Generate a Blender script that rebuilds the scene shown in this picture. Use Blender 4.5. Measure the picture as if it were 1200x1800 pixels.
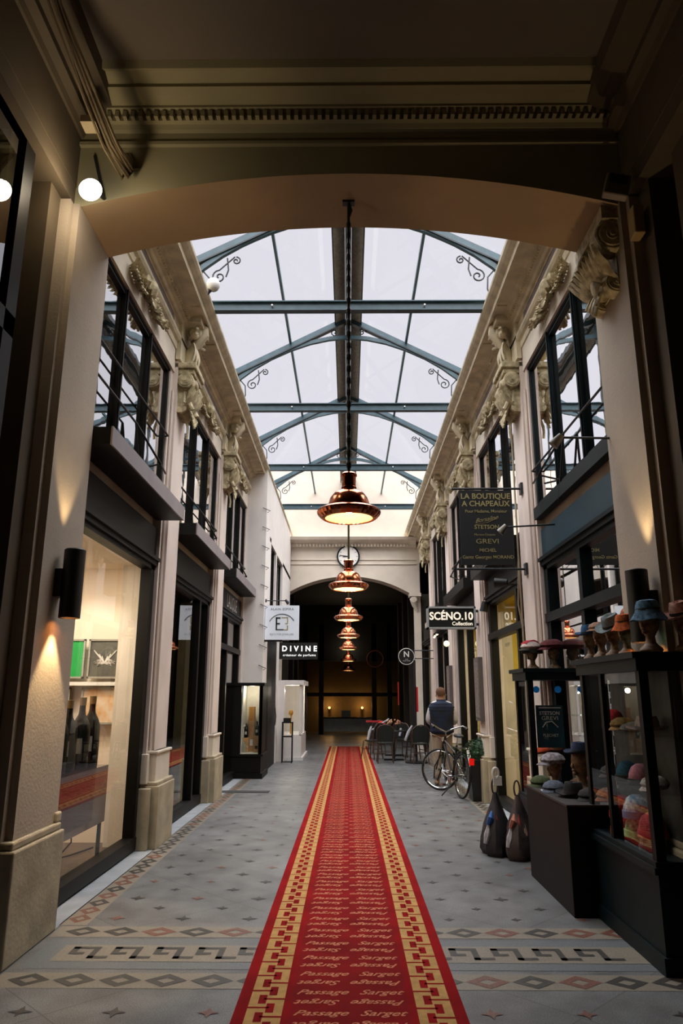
import bpy, math, random
from math import sin, cos, pi, radians, sqrt
from mathutils import Vector, Matrix
random.seed(7)
SC = bpy.context.scene
for o in list(bpy.data.objects): bpy.data.objects.remove(o)
COL = SC.collection

# ------------------------------------------------ camera, sky, sun, exposure
F_PX = 1264.0
cam = bpy.data.cameras.new('camera'); camo = bpy.data.objects.new('camera', cam); COL.objects.link(camo)
cam.sensor_fit = 'VERTICAL'; cam.sensor_height = 36.0; cam.lens = F_PX / 1800 * 36.0
cam.clip_start = 0.05; cam.clip_end = 200
camo.location = (-0.007, 0, 1.6)
camo.matrix_world = (Matrix.Translation((-0.007, 0, 1.6)) @ Matrix.Rotation(0.0093, 4, 'Z')
                     @ Matrix.Rotation(pi/2 + 0.2493, 4, 'X') @ Matrix.Rotation(0.0014, 4, 'Z'))
SC.camera = camo
world = bpy.data.worlds.new('sky'); SC.world = world; world.use_nodes = True
wn = world.node_tree.nodes; bg = wn['Background']
bg.inputs['Color'].default_value = (0.86, 0.85, 0.90, 1); bg.inputs['Strength'].default_value = 0.92
sl = bpy.data.lights.new('overcast_sun', 'SUN'); sl.energy = 14.5; sl.angle = radians(112); sl.color = (1.0, 0.985, 0.97)
so = bpy.data.objects.new('overcast_sun', sl); COL.objects.link(so); so.rotation_euler = (radians(4), 0, 0); so.location = (0, 10, 20)
vs = SC.view_settings; vs.view_transform = 'Standard'; vs.look = 'None'; vs.exposure = 0.0; vs.gamma = 1.0
vs.use_curve_mapping = False
try:
    SC.cycles.max_bounces = 8; SC.cycles.transparent_max_bounces = 12; SC.cycles.use_denoising = True
    SC.cycles.caustics_reflective = False; SC.cycles.caustics_refractive = False
    SC.cycles.sample_clamp_indirect = 4.0
except Exception: pass

# ------------------------------------------------ materials
def lin(h):
    h = h.lstrip('#'); r = []
    for i in (0, 2, 4):
        c = int(h[i:i+2], 16) / 255
        r.append(c/12.92 if c <= .04045 else ((c+.055)/1.055)**2.4)
    return tuple(r)
MATS = {}
def mat(name, col='#808080', rough=.6, metal=0, var=.12, scale=6, bump=0, bscale=None, emit=0, spec=.5, col2=None, coat=0):
    if name in MATS: return MATS[name]
    m = bpy.data.materials.new(name); m.use_nodes = True; nt = m.node_tree; b = nt.nodes['Principled BSDF']
    c = lin(col); c2 = lin(col2) if col2 else tuple(x*(1-var) for x in c)
    tc = nt.nodes.new('ShaderNodeTexCoord'); n = nt.nodes.new('ShaderNodeTexNoise')
    n.inputs['Scale'].default_value = scale; n.inputs['Detail'].default_value = 5
    nt.links.new(tc.outputs['Object'], n.inputs['Vector'])
    mx = nt.nodes.new('ShaderNodeMix'); mx.data_type = 'RGBA'
    mx.inputs['A'].default_value = (*c, 1); mx.inputs['B'].default_value = (*c2, 1)
    mr = nt.nodes.new('ShaderNodeMapRange'); mr.inputs['From Min'].default_value = .35; mr.inputs['From Max'].default_value = .65
    nt.links.new(n.outputs['Fac'], mr.inputs['Value']); nt.links.new(mr.outputs[0], mx.inputs['Factor'])
    nt.links.new(mx.outputs['Result'], b.inputs['Base Color'])
    b.inputs['Roughness'].default_value = rough; b.inputs['Metallic'].default_value = metal
    b.inputs['Specular IOR Level'].default_value = spec; b.inputs['Coat Weight'].default_value = coat
    if emit:
        nt.links.new(mx.outputs['Result'], b.inputs['Emission Color']); b.inputs['Emission Strength'].default_value = emit
    if bump:
        n2 = nt.nodes.new('ShaderNodeTexNoise'); n2.inputs['Scale'].default_value = bscale or scale*8; n2.inputs['Detail'].default_value = 4
        nt.links.new(tc.outputs['Object'], n2.inputs['Vector'])
        bp = nt.nodes.new('ShaderNodeBump'); bp.inputs['Strength'].default_value = bump; bp.inputs['Distance'].default_value = .01
        nt.links.new(n2.outputs['Fac'], bp.inputs['Height']); nt.links.new(bp.outputs[0], b.inputs['Normal'])
    MATS[name] = m; return m
def glass(name, refl, tint='#ffffff', rough=.01, fres=True, dist=0):
    m = bpy.data.materials.new(name); m.use_nodes = True; nt = m.node_tree
    for n in list(nt.nodes): nt.nodes.remove(n)
    out = nt.nodes.new('ShaderNodeOutputMaterial'); tr = nt.nodes.new('ShaderNodeBsdfTransparent'); gl = nt.nodes.new('ShaderNodeBsdfGlossy')
    tr.inputs['Color'].default_value = (*lin(tint), 1); gl.inputs['Roughness'].default_value = rough
    gl.inputs['Color'].default_value = (1, 1, 1, 1)
    mx = nt.nodes.new('ShaderNodeMixShader')
    if fres:
        lw = nt.nodes.new('ShaderNodeLayerWeight'); lw.inputs['Blend'].default_value = .35
        mr = nt.nodes.new('ShaderNodeMapRange'); mr.inputs['To Min'].default_value = refl; mr.inputs['To Max'].default_value = min(1, refl+(.12 if refl < .05 else .3 if refl < .2 else .5))
        nt.links.new(lw.outputs['Fresnel'], mr.inputs['Value']); nt.links.new(mr.outputs[0], mx.inputs[0])
    else: mx.inputs[0].default_value = refl
    if dist:
        tc = nt.nodes.new('ShaderNodeTexCoord'); n = nt.nodes.new('ShaderNodeTexNoise'); n.inputs['Scale'].default_value = 2.2
        bp = nt.nodes.new('ShaderNodeBump'); bp.inputs['Strength'].default_value = dist; bp.inputs['Distance'].default_value = .02
        nt.links.new(tc.outputs['Object'], n.inputs['Vector']); nt.links.new(n.outputs['Fac'], bp.inputs['Height'])
        nt.links.new(bp.outputs[0], gl.inputs['Normal'])
    nt.links.new(tr.outputs[0], mx.inputs[1]); nt.links.new(gl.outputs[0], mx.inputs[2]); nt.links.new(mx.outputs[0], out.inputs[0])
    MATS[name] = m; return m
CREAM = mat('cream_stone', '#e0d5c4', .75, var=.16, scale=2.5, bump=.25, bscale=40)
PINK = mat('pinkish_cream_render', '#dccdc2', .7, var=.12, scale=2, bump=.2, bscale=50)
YCREAM = mat('aged_cream_plaster', '#ddd0b2', .75, var=.3, scale=5, bump=.3, bscale=30)
ORN = mat('weathered_plaster_carving', '#cdbf9b', .7, scale=14, bump=.5, bscale=60, col2='#8d8060')
PLINTH = mat('ochre_plinth_stone', '#b3a68c', .7, var=.3, scale=4, bump=.3)
WHITEW = mat('white_painted_wall', '#e9e3dd', .7, var=.06, scale=3, bump=.1)
PANELP = mat('mauve_grey_panel', '#8d838a', .7)
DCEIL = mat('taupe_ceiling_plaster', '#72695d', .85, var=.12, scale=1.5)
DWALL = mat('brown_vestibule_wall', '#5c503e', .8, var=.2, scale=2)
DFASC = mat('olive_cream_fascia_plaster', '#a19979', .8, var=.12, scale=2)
BLACK = mat('black_painted_timber', '#0b0a07', .5, var=.3, scale=3, spec=.2)
BLACKM = mat('matte_black_metal', '#0c0c0c', .5)
CHAR = mat('charcoal_fascia_paint', '#10100d', .5, var=.25, scale=1.5, spec=.2)
TEAL = mat('petrol_blue_paint', '#123a48', .5, var=.25, scale=2)
TEALD = mat('dark_petrol_frame_paint', '#07171c', .5, var=.25, scale=2, spec=.2)
IRON = mat('blue_grey_painted_iron', '#3c5660', .45, var=.3, scale=8)
IROND = mat('dark_painted_iron', '#20262a', .5, var=.3)
LEDGE = mat('grey_metal_ledge', '#8e8688', .45, var=.15, scale=3)
ZINC = mat('corrugated_zinc', '#a5a29a', .6, .1, var=.3, scale=20)
COPPER = mat('polished_copper', '#d9805a', .17, 1, var=.25, scale=5)
COPIN = mat('warm_white_enamel', '#ecd9a6', .5, var=.03)
ROOFG = glass('roof_glass', .03, '#fbfbff', fres=False)
UPG = glass('upper_window_glass', .68, '#b8c4c8', dist=.05)
SHOPG = glass('shop_window_glass', .07, '#f4f4ef')
SHOPGD = glass('dark_shop_window_glass', .26, '#d8d8d0')
CASEG = glass('display_case_glass', .03, '#f4f8f8')
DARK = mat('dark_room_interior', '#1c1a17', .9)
WARMW = mat('pale_shop_interior_wall', '#efe0cd', .8, var=.04, scale=2)
YELLOW = mat('yellow_shop_interior_wall', '#d8c052', .8, var=.12, scale=3)
WOODF = mat('brown_shop_floor', '#5b4638', .4, var=.3)
RED = mat('red_carpet_pile', '#960a11', .95, var=.3, scale=3, bump=.4, bscale=900, spec=.15)
RED2 = mat('dull_red_carpet_field', '#8c1216', .95, var=.3, scale=3, bump=.4, bscale=900, spec=.15)
TAN = mat('ochre_carpet_pile', '#c9a065', .95, var=.2, scale=20, bump=.4, bscale=900, spec=.15)
ROSE = mat('salmon_carpet_lettering', '#d98a6a', .95, var=.25, scale=30, spec=.15)
WHT = mat('white_sign_print', '#e9e6df', .6, var=.02)
GOLD = mat('dull_gold_lettering', '#a69a68', .6, var=.2, scale=60)

# floor material
def floor_mat():
    m = bpy.data.materials.new('grey_mosaic_terrazzo'); m.use_nodes = True; nt = m.node_tree; b = nt.nodes['Principled BSDF']
    tc = nt.nodes.new('ShaderNodeTexCoord')
    def noise(s, d=6):
        n = nt.nodes.new('ShaderNodeTexNoise'); n.inputs['Scale'].default_value = s; n.inputs['Detail'].default_value = d
        nt.links.new(tc.outputs['Object'], n.inputs['Vector']); return n
    r = nt.nodes.new('ShaderNodeValToRGB'); n1 = noise(.9); n2 = noise(140, 2); n3 = noise(4, 8)
    r.color_ramp.elements[0].color = (*lin('#646769'), 1); r.color_ramp.elements[0].position = .3
    r.color_ramp.elements[1].color = (*lin('#868a8c'), 1); r.color_ramp.elements[1].position = .7
    nt.links.new(n1.outputs['Fac'], r.inputs[0])
    r2 = nt.nodes.new('ShaderNodeValToRGB'); r2.color_ramp.elements[0].color = (.45, .45, .45, 1); r2.color_ramp.elements[1].color = (1.25, 1.22, 1.2, 1)
    r2.color_ramp.elements[0].position = .3; r2.color_ramp.elements[1].position = .72
    nt.links.new(n2.outputs['Fac'], r2.inputs[0])
    r3 = nt.nodes.new('ShaderNodeValToRGB'); r3.color_ramp.elements[0].color = (.72, .7, .7, 1); r3.color_ramp.elements[1].color = (1.1, 1.1, 1.1, 1)
    r3.color_ramp.elements[0].position = .35; r3.color_ramp.elements[1].position = .65
    nt.links.new(n3.outputs['Fac'], r3.inputs[0])
    def mul(a, c):
        x = nt.nodes.new('ShaderNodeMix'); x.data_type = 'RGBA'; x.blend_type = 'MULTIPLY'; x.inputs['Factor'].default_value = 1
        nt.links.new(a, x.inputs['A']); nt.links.new(c, x.inputs['B']); return x.outputs['Result']
    # diagonal slab joints
    mp = nt.nodes.new('ShaderNodeMapping'); mp.inputs['Rotation'].default_value = (0, 0, pi/4); mp.inputs['Location'].default_value = (.18, .1, 0)
    nt.links.new(tc.outputs['Object'], mp.inputs['Vector'])
    br = nt.nodes.new('ShaderNodeTexBrick'); br.offset = 0; br.inputs['Scale'].default_value = 1
    br.inputs['Brick Width'].default_value = .98; br.inputs['Row Height'].default_value = .98; br.inputs['Mortar Size'].default_value = .004
    br.inputs['Color1'].default_value = (1, 1, 1, 1); br.inputs['Color2'].default_value = (.94, .94, .94, 1); br.inputs['Mortar'].default_value = (.55, .55, .55, 1)
    nt.links.new(mp.outputs[0], br.inputs['Vector'])
    c = mul(mul(mul(r.outputs[0], r2.outputs[0]), r3.outputs[0]), br.outputs['Color'])
    nt.links.new(c, b.inputs['Base Color']); b.inputs['Roughness'].default_value = .42
    return m
FLOORM = floor_mat()
MOSD = mat('dark_mosaic_inlay', '#3a3733', .45, var=.3, scale=60)
MOSR = mat('rust_mosaic_inlay', '#7a4f40', .45, var=.4, scale=60)
MOSL = mat('pale_mosaic_inlay', '#8a8376', .45, var=.25, scale=80)
MOSG = mat('bluish_grey_inlay', '#6d7377', .45, var=.25, scale=80)
STONEK = mat('pale_kerb_stone', '#a0a6ab', .55, var=.2, scale=5)

# ------------------------------------------------ mesh builder
class MB:
    def __init__(s): s.v = []; s.f = []; s.m = []; s.cur = 0
    def add(s, vs, fs):
        n = len(s.v); s.v += [tuple(v) for v in vs]; s.f += [tuple(i+n for i in f) for f in fs]; s.m += [s.cur]*len(fs); return s
    def box(s, x0, x1, y0, y1, z0, z1):
        x0, x1 = sorted((x0, x1)); y0, y1 = sorted((y0, y1)); z0, z1 = sorted((z0, z1))
        return s.add([(x0,y0,z0),(x1,y0,z0),(x1,y1,z0),(x0,y1,z0),(x0,y0,z1),(x1,y0,z1),(x1,y1,z1),(x0,y1,z1)],
                     [(0,3,2,1),(4,5,6,7),(0,1,5,4),(1,2,6,5),(2,3,7,6),(3,0,4,7)])
    def bar(s, a, b, w, h, up=(0,0,1)):
        a, b = Vector(a), Vector(b); d = (b-a).normalized(); u = Vector(up)
        sd = d.cross(u)
        if sd.length < 1e-4: sd = d.cross(Vector((1,0,0)))
        sd.normalize(); u = sd.cross(d).normalized()
        P = []
        for p in (a, b):
            for i, j in ((-1,-1),(1,-1),(1,1),(-1,1)): P.append(p + sd*i*w/2 + u*j*h/2)
        return s.add(P, [(0,3,2,1),(4,5,6,7),(0,1,5,4),(1,2,6,5),(2,3,7,6),(3,0,4,7)])
    def cyl(s, a, b, r0, r1=None, n=14):
        r1 = r0 if r1 is None else r1; a, b = Vector(a), Vector(b); d = (b-a).normalized()
        t = d.cross(Vector((0,0,1)));  t = t if t.length > 1e-3 else Vector((1,0,0)); t.normalize(); u = d.cross(t)
        P = []
        for p, r in ((a, r0), (b, r1)):
            for k in range(n): P.append(p + (t*cos(2*pi*k/n) + u*sin(2*pi*k/n))*r)
        return s.add(P, [(k, (k+1)%n, n+(k+1)%n, n+k) for k in range(n)] + [tuple(range(n))[::-1], tuple(range(n, 2*n))])
    def tube(s, pts, r, n=6, closed=False):
        pts = [Vector(p) for p in pts]; N = len(pts); rings = []; prev = None
        for i, p in enumerate(pts):
            d = (pts[(i+1) % N] - pts[i-1]) if closed else (pts[min(i+1, N-1)] - pts[max(i-1, 0)])
            d.normalize()
            t = prev - d*prev.dot(d) if prev is not None else d.cross(Vector((.12, .31, .94)))
            if t.length < 1e-5: t = d.cross(Vector((1,0,0)))
            t.normalize(); prev = t; u = d.cross(t); rr = r[i] if isinstance(r, (list, tuple)) else r
            rings.append([p + (t*cos(2*pi*k/n)+u*sin(2*pi*k/n))*rr for k in range(n)])
        V = [v for g in rings for v in g]; Fs = []
        for i in range(N if closed else N-1):
            j = (i+1) % N
            for k in range(n): Fs.append((i*n+k, i*n+(k+1)%n, j*n+(k+1)%n, j*n+k))
        if not closed: Fs += [tuple(range(n))[::-1], tuple(range((N-1)*n, N*n))]
        return s.add(V, Fs)
    def lathe(s, prof, c=(0,0,0), n=28, ax='z', flute=0, cap=True):
        V = []; cx, cy, cz = c
        for (r, z) in prof:
            for k in range(n):
                rr = r*(1+flute*(1 if k % 2 else -1)); x, y = rr*cos(2*pi*k/n), rr*sin(2*pi*k/n)
                V.append((cx+x, cy+y, cz+z) if ax == 'z' else (cx+z, cy+x, cz+y) if ax == 'x' else (cx+x, cy+z, cz+y))
        Fs = [(i*n+k, i*n+(k+1)%n, (i+1)*n+(k+1)%n, (i+1)*n+k) for i in range(len(prof)-1) for k in range(n)]
        if cap and prof[0][0] > 1e-4: Fs.append(tuple(range(n))[::-1])
        if cap and prof[-1][0] > 1e-4: Fs.append(tuple(range((len(prof)-1)*n, len(prof)*n)))
        return s.add(V, Fs)
    def ball(s, c, r, n=12, m=8):
        rx, ry, rz = r if isinstance(r, (tuple, list)) else (r, r, r); V = []
        for i in range(m+1):
            t = pi*i/m
            for k in range(n): V.append((c[0]+rx*sin(t)*cos(2*pi*k/n), c[1]+ry*sin(t)*sin(2*pi*k/n), c[2]-rz*cos(t)))
        return s.add(V, [(i*n+k, i*n+(k+1)%n, (i+1)*n+(k+1)%n, (i+1)*n+k) for i in range(m) for k in range(n)])
    def prism(s, poly, ax, a, b):
        n = len(poly); V = []
        for t in (a, b):
            for (p, q) in poly: V.append((t, p, q) if ax == 'x' else (p, t, q) if ax == 'y' else (p, q, t))
        return s.add(V, [tuple(range(n))[::-1], tuple(range(n, 2*n))] + [(k, (k+1)%n, n+(k+1)%n, n+k) for k in range(n)])
    def quad(s, *p): return s.add(p, [tuple(range(len(p)))])
    def strip(s, pts, wfn, thick, side):   # bent leaf: centre line pts, half width list, side vector
        side = Vector(side).normalized(); pts = [Vector(p) for p in pts]; V = []; N = len(pts)
        for i, p in enumerate(pts):
            d = (pts[min(i+1, N-1)] - pts[max(i-1, 0)]).normalized(); nn = d.cross(side).normalized(); w = wfn[i]
            V += [p - side*w, p + nn*thick*1.4, p + side*w, p - nn*thick]
        Fs = [(i*4+k, i*4+(k+1)%4, (i+1)*4+(k+1)%4, (i+1)*4+k) for i in range(N-1) for k in range(4)]
        Fs += [(3,2,1,0), ((N-1)*4, (N-1)*4+1, (N-1)*4+2, (N-1)*4+3)]
        return s.add(V, Fs)
    def text(s, txt, o, xd, yd, size=.1, bold=0, shear=0, sx=1, align='CENTER', depth=.0015, spacing=1, res=3):
        vs, fs = text_mesh(txt, bold, shear, align, spacing, res)
        o, xd, yd = Vector(o), Vector(xd).normalized(), Vector(yd).normalized(); nn = xd.cross(yd)
        n = len(vs); V = [o + xd*(x*size*sx) + yd*(y*size) + nn*depth for x, y in vs]
        return s.add(V, fs)
    def xf(s, mtx):
        s.v = [tuple(mtx @ Vector(v)) for v in s.v]; return s
    def build(s, name, m, parent=None, smooth=False, bevel=0):
        me = bpy.data.meshes.new(name); me.from_pydata(s.v, [], s.f)
        for mm in (m if isinstance(m, (list, tuple)) else [m]): me.materials.append(mm)
        if any(s.m): me.polygons.foreach_set('material_index', s.m)
        if smooth: me.polygons.foreach_set('use_smooth', [True]*len(s.f))
        me.update()
        o = bpy.data.objects.new(name, me); COL.objects.link(o)
        if smooth:
            try: me.shade_auto_smooth(angle=radians(40))
            except Exception:
                try:
                    me.set_sharp_from_angle(angle=radians(40))
                except Exception: pass
        if parent is not None:
            o.parent = parent
            if parent.type == 'EMPTY': o.location = -parent.location
        if bevel:
            b = o.modifiers.new('bevel', 'BEVEL'); b.width = bevel; b.segments = 2; b.limit_method = 'ANGLE'
        return o
_TC = {}
def text_mesh(txt, bold, shear, align, spacing, res):
    key = (txt, bold, shear, align, spacing, res)
    if key in _TC: return _TC[key]
    cu = bpy.data.curves.new('t', 'FONT'); cu.body = txt; cu.size = 1; cu.offset = bold; cu.shear = shear; cu.align_x = align
    cu.space_character = spacing; cu.resolution_u = res; cu.align_y = 'CENTER'
    o = bpy.data.objects.new('t', cu); COL.objects.link(o); bpy.context.view_layer.update()
    dg = bpy.context.evaluated_depsgraph_get(); me = bpy.data.meshes.new_from_object(o.evaluated_get(dg))
    r = ([(v.co.x, v.co.y) for v in me.vertices], [tuple(p.vertices) for p in me.polygons])
    bpy.data.objects.remove(o); bpy.data.curves.remove(cu); bpy.data.meshes.remove(me)
    _TC[key] = r; return r

def thing(name, label, cat, loc=(0,0,0), group=None, rz=0):
    o = bpy.data.objects.new(name, None); COL.objects.link(o); o.location = loc; o.rotation_euler.z = rz
    o.empty_display_size = .1
    return tag(o, label, cat, group)
def tag(o, label, cat, group=None):
    o['label'] = label; o['category'] = cat
    if group: o['group'] = group
    return o
def struct(o): o['kind'] = 'structure'; return o
def kids(o): return [c for c in bpy.data.objects if c.parent == o]
KID = {}
def dup(root, loc, rz=None, label=None, group=None, scale=None):
    if root.name not in KID:
        KID[root.name] = [(c, kids(c)) for c in kids(root)]
    r = root.copy(); COL.objects.link(r); r.location = loc
    if rz is not None: r.rotation_euler.z = rz
    if scale: r.scale = (scale,)*3
    if label: r['label'] = label
    if group: r['group'] = group
    for c, gs in KID[root.name]:
        k = c.copy(); COL.objects.link(k); k.parent = r
        for g in gs:
            q = g.copy(); COL.objects.link(q); q.parent = k
    return r
def light(kind, name, loc, energy, col, size=.1, target=None, spot=None, blend=.3, parent=None):
    l = bpy.data.lights.new(name, kind); l.energy = energy; l.color = col
    if kind == 'AREA': l.size = size
    else: l.shadow_soft_size = size
    o = bpy.data.objects.new(name, l); COL.objects.link(o); o.location = loc
    if target is not None: o.rotation_euler = (Vector(target)-Vector(loc)).to_track_quat('-Z', 'Y').to_euler()
    if spot: l.spot_size = spot; l.spot_blend = blend
    return o
W, PL, WP, WU = 2.16, 2.10, 2.28, 2.24
BAY = 3.44
PC = [5.2 + BAY*k for k in range(5)]
ORD = ['first', 'second', 'third', 'fourth', 'fifth', 'sixth', 'seventh', 'eighth']
YEND = 22.0
# ================================================ STRUCTURE
# floor with its mosaic inlays
f = MB(); f.quad((-6,-6,0),(6,-6,0),(6,36,0),(-6,36,0))
e = .0015
def rect(x0, x1, y0, y1, z=e): f.quad((x0,y0,z),(x1,y0,z),(x1,y1,z),(x0,y1,z))
f.cur = 2
for s in (-1, 1): rect(min(s*2.36,s*2.07), max(s*2.36,s*2.07), 4.2, 21.8)
def diamond(x, y, a, b, c=1):
    f.cur = c; k = .42; o = [(x-a,y),(x,y-b),(x+a,y),(x,y+b)]; i = [(x-a*k,y),(x,y-b*k),(x+a*k,y),(x,y+b*k)]
    for n in range(4):
        m = (n+1) % 4; f.quad((*o[n],2*e),(*o[m],2*e),(*i[m],2*e),(*i[n],2*e))
rng = random.Random(3)
for yc in (4.68, 5.56):
    f.cur = 4; rect(-2.05, 2.05, yc-.115, yc+.115)
    for k in range(-8, 9):
        x = k*.265
        if abs(x) < 2.1: diamond(x, yc, .125, .1, 1 if rng.random() < .7 else 3)
f.cur = 5; rect(-2.0, 2.0, 4.86, 5.4)
f.cur = 4; rect(-1.86, 1.86, 4.98, 5.28, 2*e)
f.cur = 1
for k in range(-8, 8):
    x = k*.27+.1
    f.cur = 1 if abs(k) > 1 or k % 2 else 3
    if -1.95 < x < 1.7:
        for (a, b, c, d) in ((0,.18,.2,.24),(0,.045,.1,.24),(.045,.1,.1,.14),(.14,.18,.03,.2),(.14,.27,.03,.07)):
            rect(x+a, x+b, 5.0+c, 5.0+d, 3*e)
for s in (-1, 1):
    f.cur = 4; rect(s*1.98-.1, s*1.98+.1, 5.7, 21.6)
    y = 5.85
    while y < 21.5:
        diamond(s*1.98, y, .085, .105, 1 if rng.random() < .7 else 3); y += .21
for i in range(-8, 9):
    for j in range(0, 80):
        if (i+j) % 2: continue
        x, y = i*.245, 2.9+j*.27
        if abs(x) > 1.8 or 4.5 < y < 5.75 or y > 21.5 or abs(x) < .6: continue
        f.cur = 1 if rng.random() < .75 else 3
        r = .036*(.8+rng.random()*.5)
        f.quad((x-r*1.5,y,2*e),(x-r*.4,y-r*.4,2*e),(x,y-r*1.5,2*e),(x+r*.4,y-r*.4,2*e),(x+r*1.5,y,2*e),(x+r*.4,y+r*.4,2*e),(x,y+r*1.5,2*e),(x-r*.4,y+r*.4,2*e))
struct(f.build('floor', [FLOORM, MOSD, STONEK, MOSR, MOSL, MOSG]))

# side walls of the arcade
SHOPTOP, SILL, HEAD = 3.1, 3.7, 5.56
for s, nm in ((-1, 'left'), (1, 'right')):
    w = MB(); X0, X1 = s*2.32, s*2.62
    edges = [(c-.38, c+.38) for c in PC]
    w.box(X0, X1, 4.82, YEND+1, HEAD, 7.3)
    w.box(s*2.2, X0, 4.82, YEND, HEAD, 6.5)
    w.box(s*1.9, s*2.2, 5.56, YEND, 6.42, 6.5)
    w.box(s*2.2, s*2.3, 5.56, YEND, 6.5, 7.15)
    for k in range(5):
        y0 = PC[k]+.38; y1 = (PC[k+1]-.38) if k < 4 else YEND
        w.box(X0, X1, y0, y1, SHOPTOP, SILL)
    for c in PC: w.box(X0-s*.0, X1, c-.38, c+.38, 0, HEAD)
    struct(w.build('wall_'+nm, CREAM))
    # rooms behind the glass
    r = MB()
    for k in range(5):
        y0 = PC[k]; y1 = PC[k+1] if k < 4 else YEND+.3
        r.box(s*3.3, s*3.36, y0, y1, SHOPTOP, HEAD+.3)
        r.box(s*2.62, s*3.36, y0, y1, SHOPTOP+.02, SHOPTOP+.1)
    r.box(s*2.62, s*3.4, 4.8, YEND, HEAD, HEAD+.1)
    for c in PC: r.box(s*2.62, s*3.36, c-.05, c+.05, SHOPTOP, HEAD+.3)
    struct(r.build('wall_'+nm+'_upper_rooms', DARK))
# partitions and shells of shops
def shop_shell(s, y0, y1, name, m, ceil=3.1, depth=4.4, fl=None):
    b = MB(); X = s*depth
    b.box(X, X+s*.06, y0, y1, 0, ceil); b.box(s*WP, X, y0, y0+.05, 0, ceil); b.box(s*WP, X, y1-.05, y1, 0, ceil)
    b.box(s*2.45, X, y0, y1, ceil-.04, ceil)
    o = struct(b.build(name, m))
    g = MB(); g.box(s*2.4, X, y0+.05, y1-.05, .004, .03); struct(g.build('floor_shop', fl or WOODF))
shop_shell(-1, 5.3, 8.55, 'wall_left_gallery', WARMW)
shop_shell(-1, 8.66, 12.0, 'wall_left_second_shop', DARK)
shop_shell(-1, 12.1, 15.4, 'wall_left_door_shop', DARK)
shop_shell(1, 5.3, 8.55, 'wall_right_hat_shop', DARK)
shop_shell(1, 8.66, 12.0, 'wall_right_yellow_shop', YELLOW)
shop_shell(1, 12.1, 15.45, 'wall_right_second_yellow_shop', YELLOW)
shop_shell(1, 15.55, 18.9, 'wall_right_pale_shop', WARMW)
shop_shell(1, 19.0, 21.9, 'wall_right_last_shop', WARMW)

# entablature profile with cornice, one run each side
prof = [(2.34,5.86),(2.2,5.86),(2.185,5.87),(2.18,5.95),(2.15,5.97),(2.13,6.0),(2.13,6.04),(2.17,6.05),(2.17,6.21),(2.13,6.22),(2.11,6.25),
        (2.07,6.26),(2.07,6.29),(2.03,6.33),(2.0,6.345),(1.86,6.35),(1.86,6.33),(1.84,6.33),(1.84,6.4),(1.82,6.41),(1.78,6.44),(1.755,6.47),(1.75,6.5),(2.2,6.5)]
for s, nm in ((-1, 'left'), (1, 'right')):
    b = MB(); b.prism([(s*x, z) for x, z in prof], 'y', 5.56, YEND)
    b.cur = 1
    for k in range(5):                              # recessed mauve frieze panels
        y0 = PC[k]+.62; y1 = (PC[k+1]-.62) if k < 4 else YEND-.3
        b.box(s*2.168, s*2.172, y0, y1, 6.075, 6.19)
    b.cur = 0
    for k in range(5):
        y0 = PC[k]+.62; y1 = (PC[k+1]-.62) if k < 4 else YEND-.3
        for a, c, z0, z1 in ((y0-.03,y1+.03,6.06,6.078),(y0-.03,y1+.03,6.187,6.205),(y0-.03,y0,6.06,6.205),(y1,y1+.03,6.06,6.205)):
            b.box(s*2.172, s*2.155, a, c, z0, z1)
        yb = PC[k]                                    # frieze breaks forward above pilasters
        b.box(s*2.19, s*2.13, yb-.3, yb+.3, 5.73, 6.24); b.box(s*2.1, s*1.9, yb-.27, yb+.27, 6.26, 6.35)
    y = 5.6
    while y < YEND:
        b.box(s*2.09, s*2.045, y, y+.028, 6.265, 6.305); y += .055
    # coffer lines of the soffit
    for k in range(4):
        b.box(s*1.87, s*1.99, PC[k]+.5, PC[k]+.52, 6.33, 6.352); b.box(s*1.87, s*1.99, PC[k+1]-.52, PC[k+1]-.5, 6.33, 6.352)
    struct(b.build('trim_cornice_'+nm, [YCREAM, PANELP]))

# front portal: segmental arch, fascia, classical cornice; vestibule where the camera stands
def arch_z(x, half, spring, crown):
    h = crown-spring; R = (half*half+h*h)/(2*h); return crown-R+sqrt(max(0, R*R-x*x))
def portal(y0, y1, half, spring, crown, top, m_front, name, soffit=None, xo=2.9):
    N = 32; poly = [(-xo, top), (-xo, spring), (-half, spring)]
    poly += [(-half+2*half*i/N, arch_z(-half+2*half*i/N, half, spring, crown)) for i in range(1, N)]
    poly += [(half, spring), (xo, spring), (xo, top)]
    b = MB()
    xs = [-xo, -half] + [-half+2*half*i/N for i in range(1, N)] + [half, xo]
    zs = [spring if abs(x) >= half-1e-6 else arch_z(x, half, spring, crown) for x in xs]
    n = len(xs)
    V = [(x, y0, z) for x, z in zip(xs, zs)] + [(x, y0, top) for x in xs] + [(x, y1, z) for x, z in zip(xs, zs)] + [(x, y1, top) for x in xs]
    Fs = []; 
    b.add(V, [(i, i+1, n+i+1, n+i) for i in range(n-1)] + [(2*n+i+1, 2*n+i, 3*n+i, 3*n+i+1) for i in range(n-1)])
    b.cur = 1
    b.add(V, [(i+1, i, 2*n+i, 2*n+i+1) for i in range(n-1)])
    return struct(b.build(name, [m_front, soffit or m_front]))
SOFF = mat('warm_beige_soffit_plaster', '#b59a76', .8, var=.1, scale=2)
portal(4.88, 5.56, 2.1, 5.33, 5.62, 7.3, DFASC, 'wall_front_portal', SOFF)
b = MB()
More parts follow.
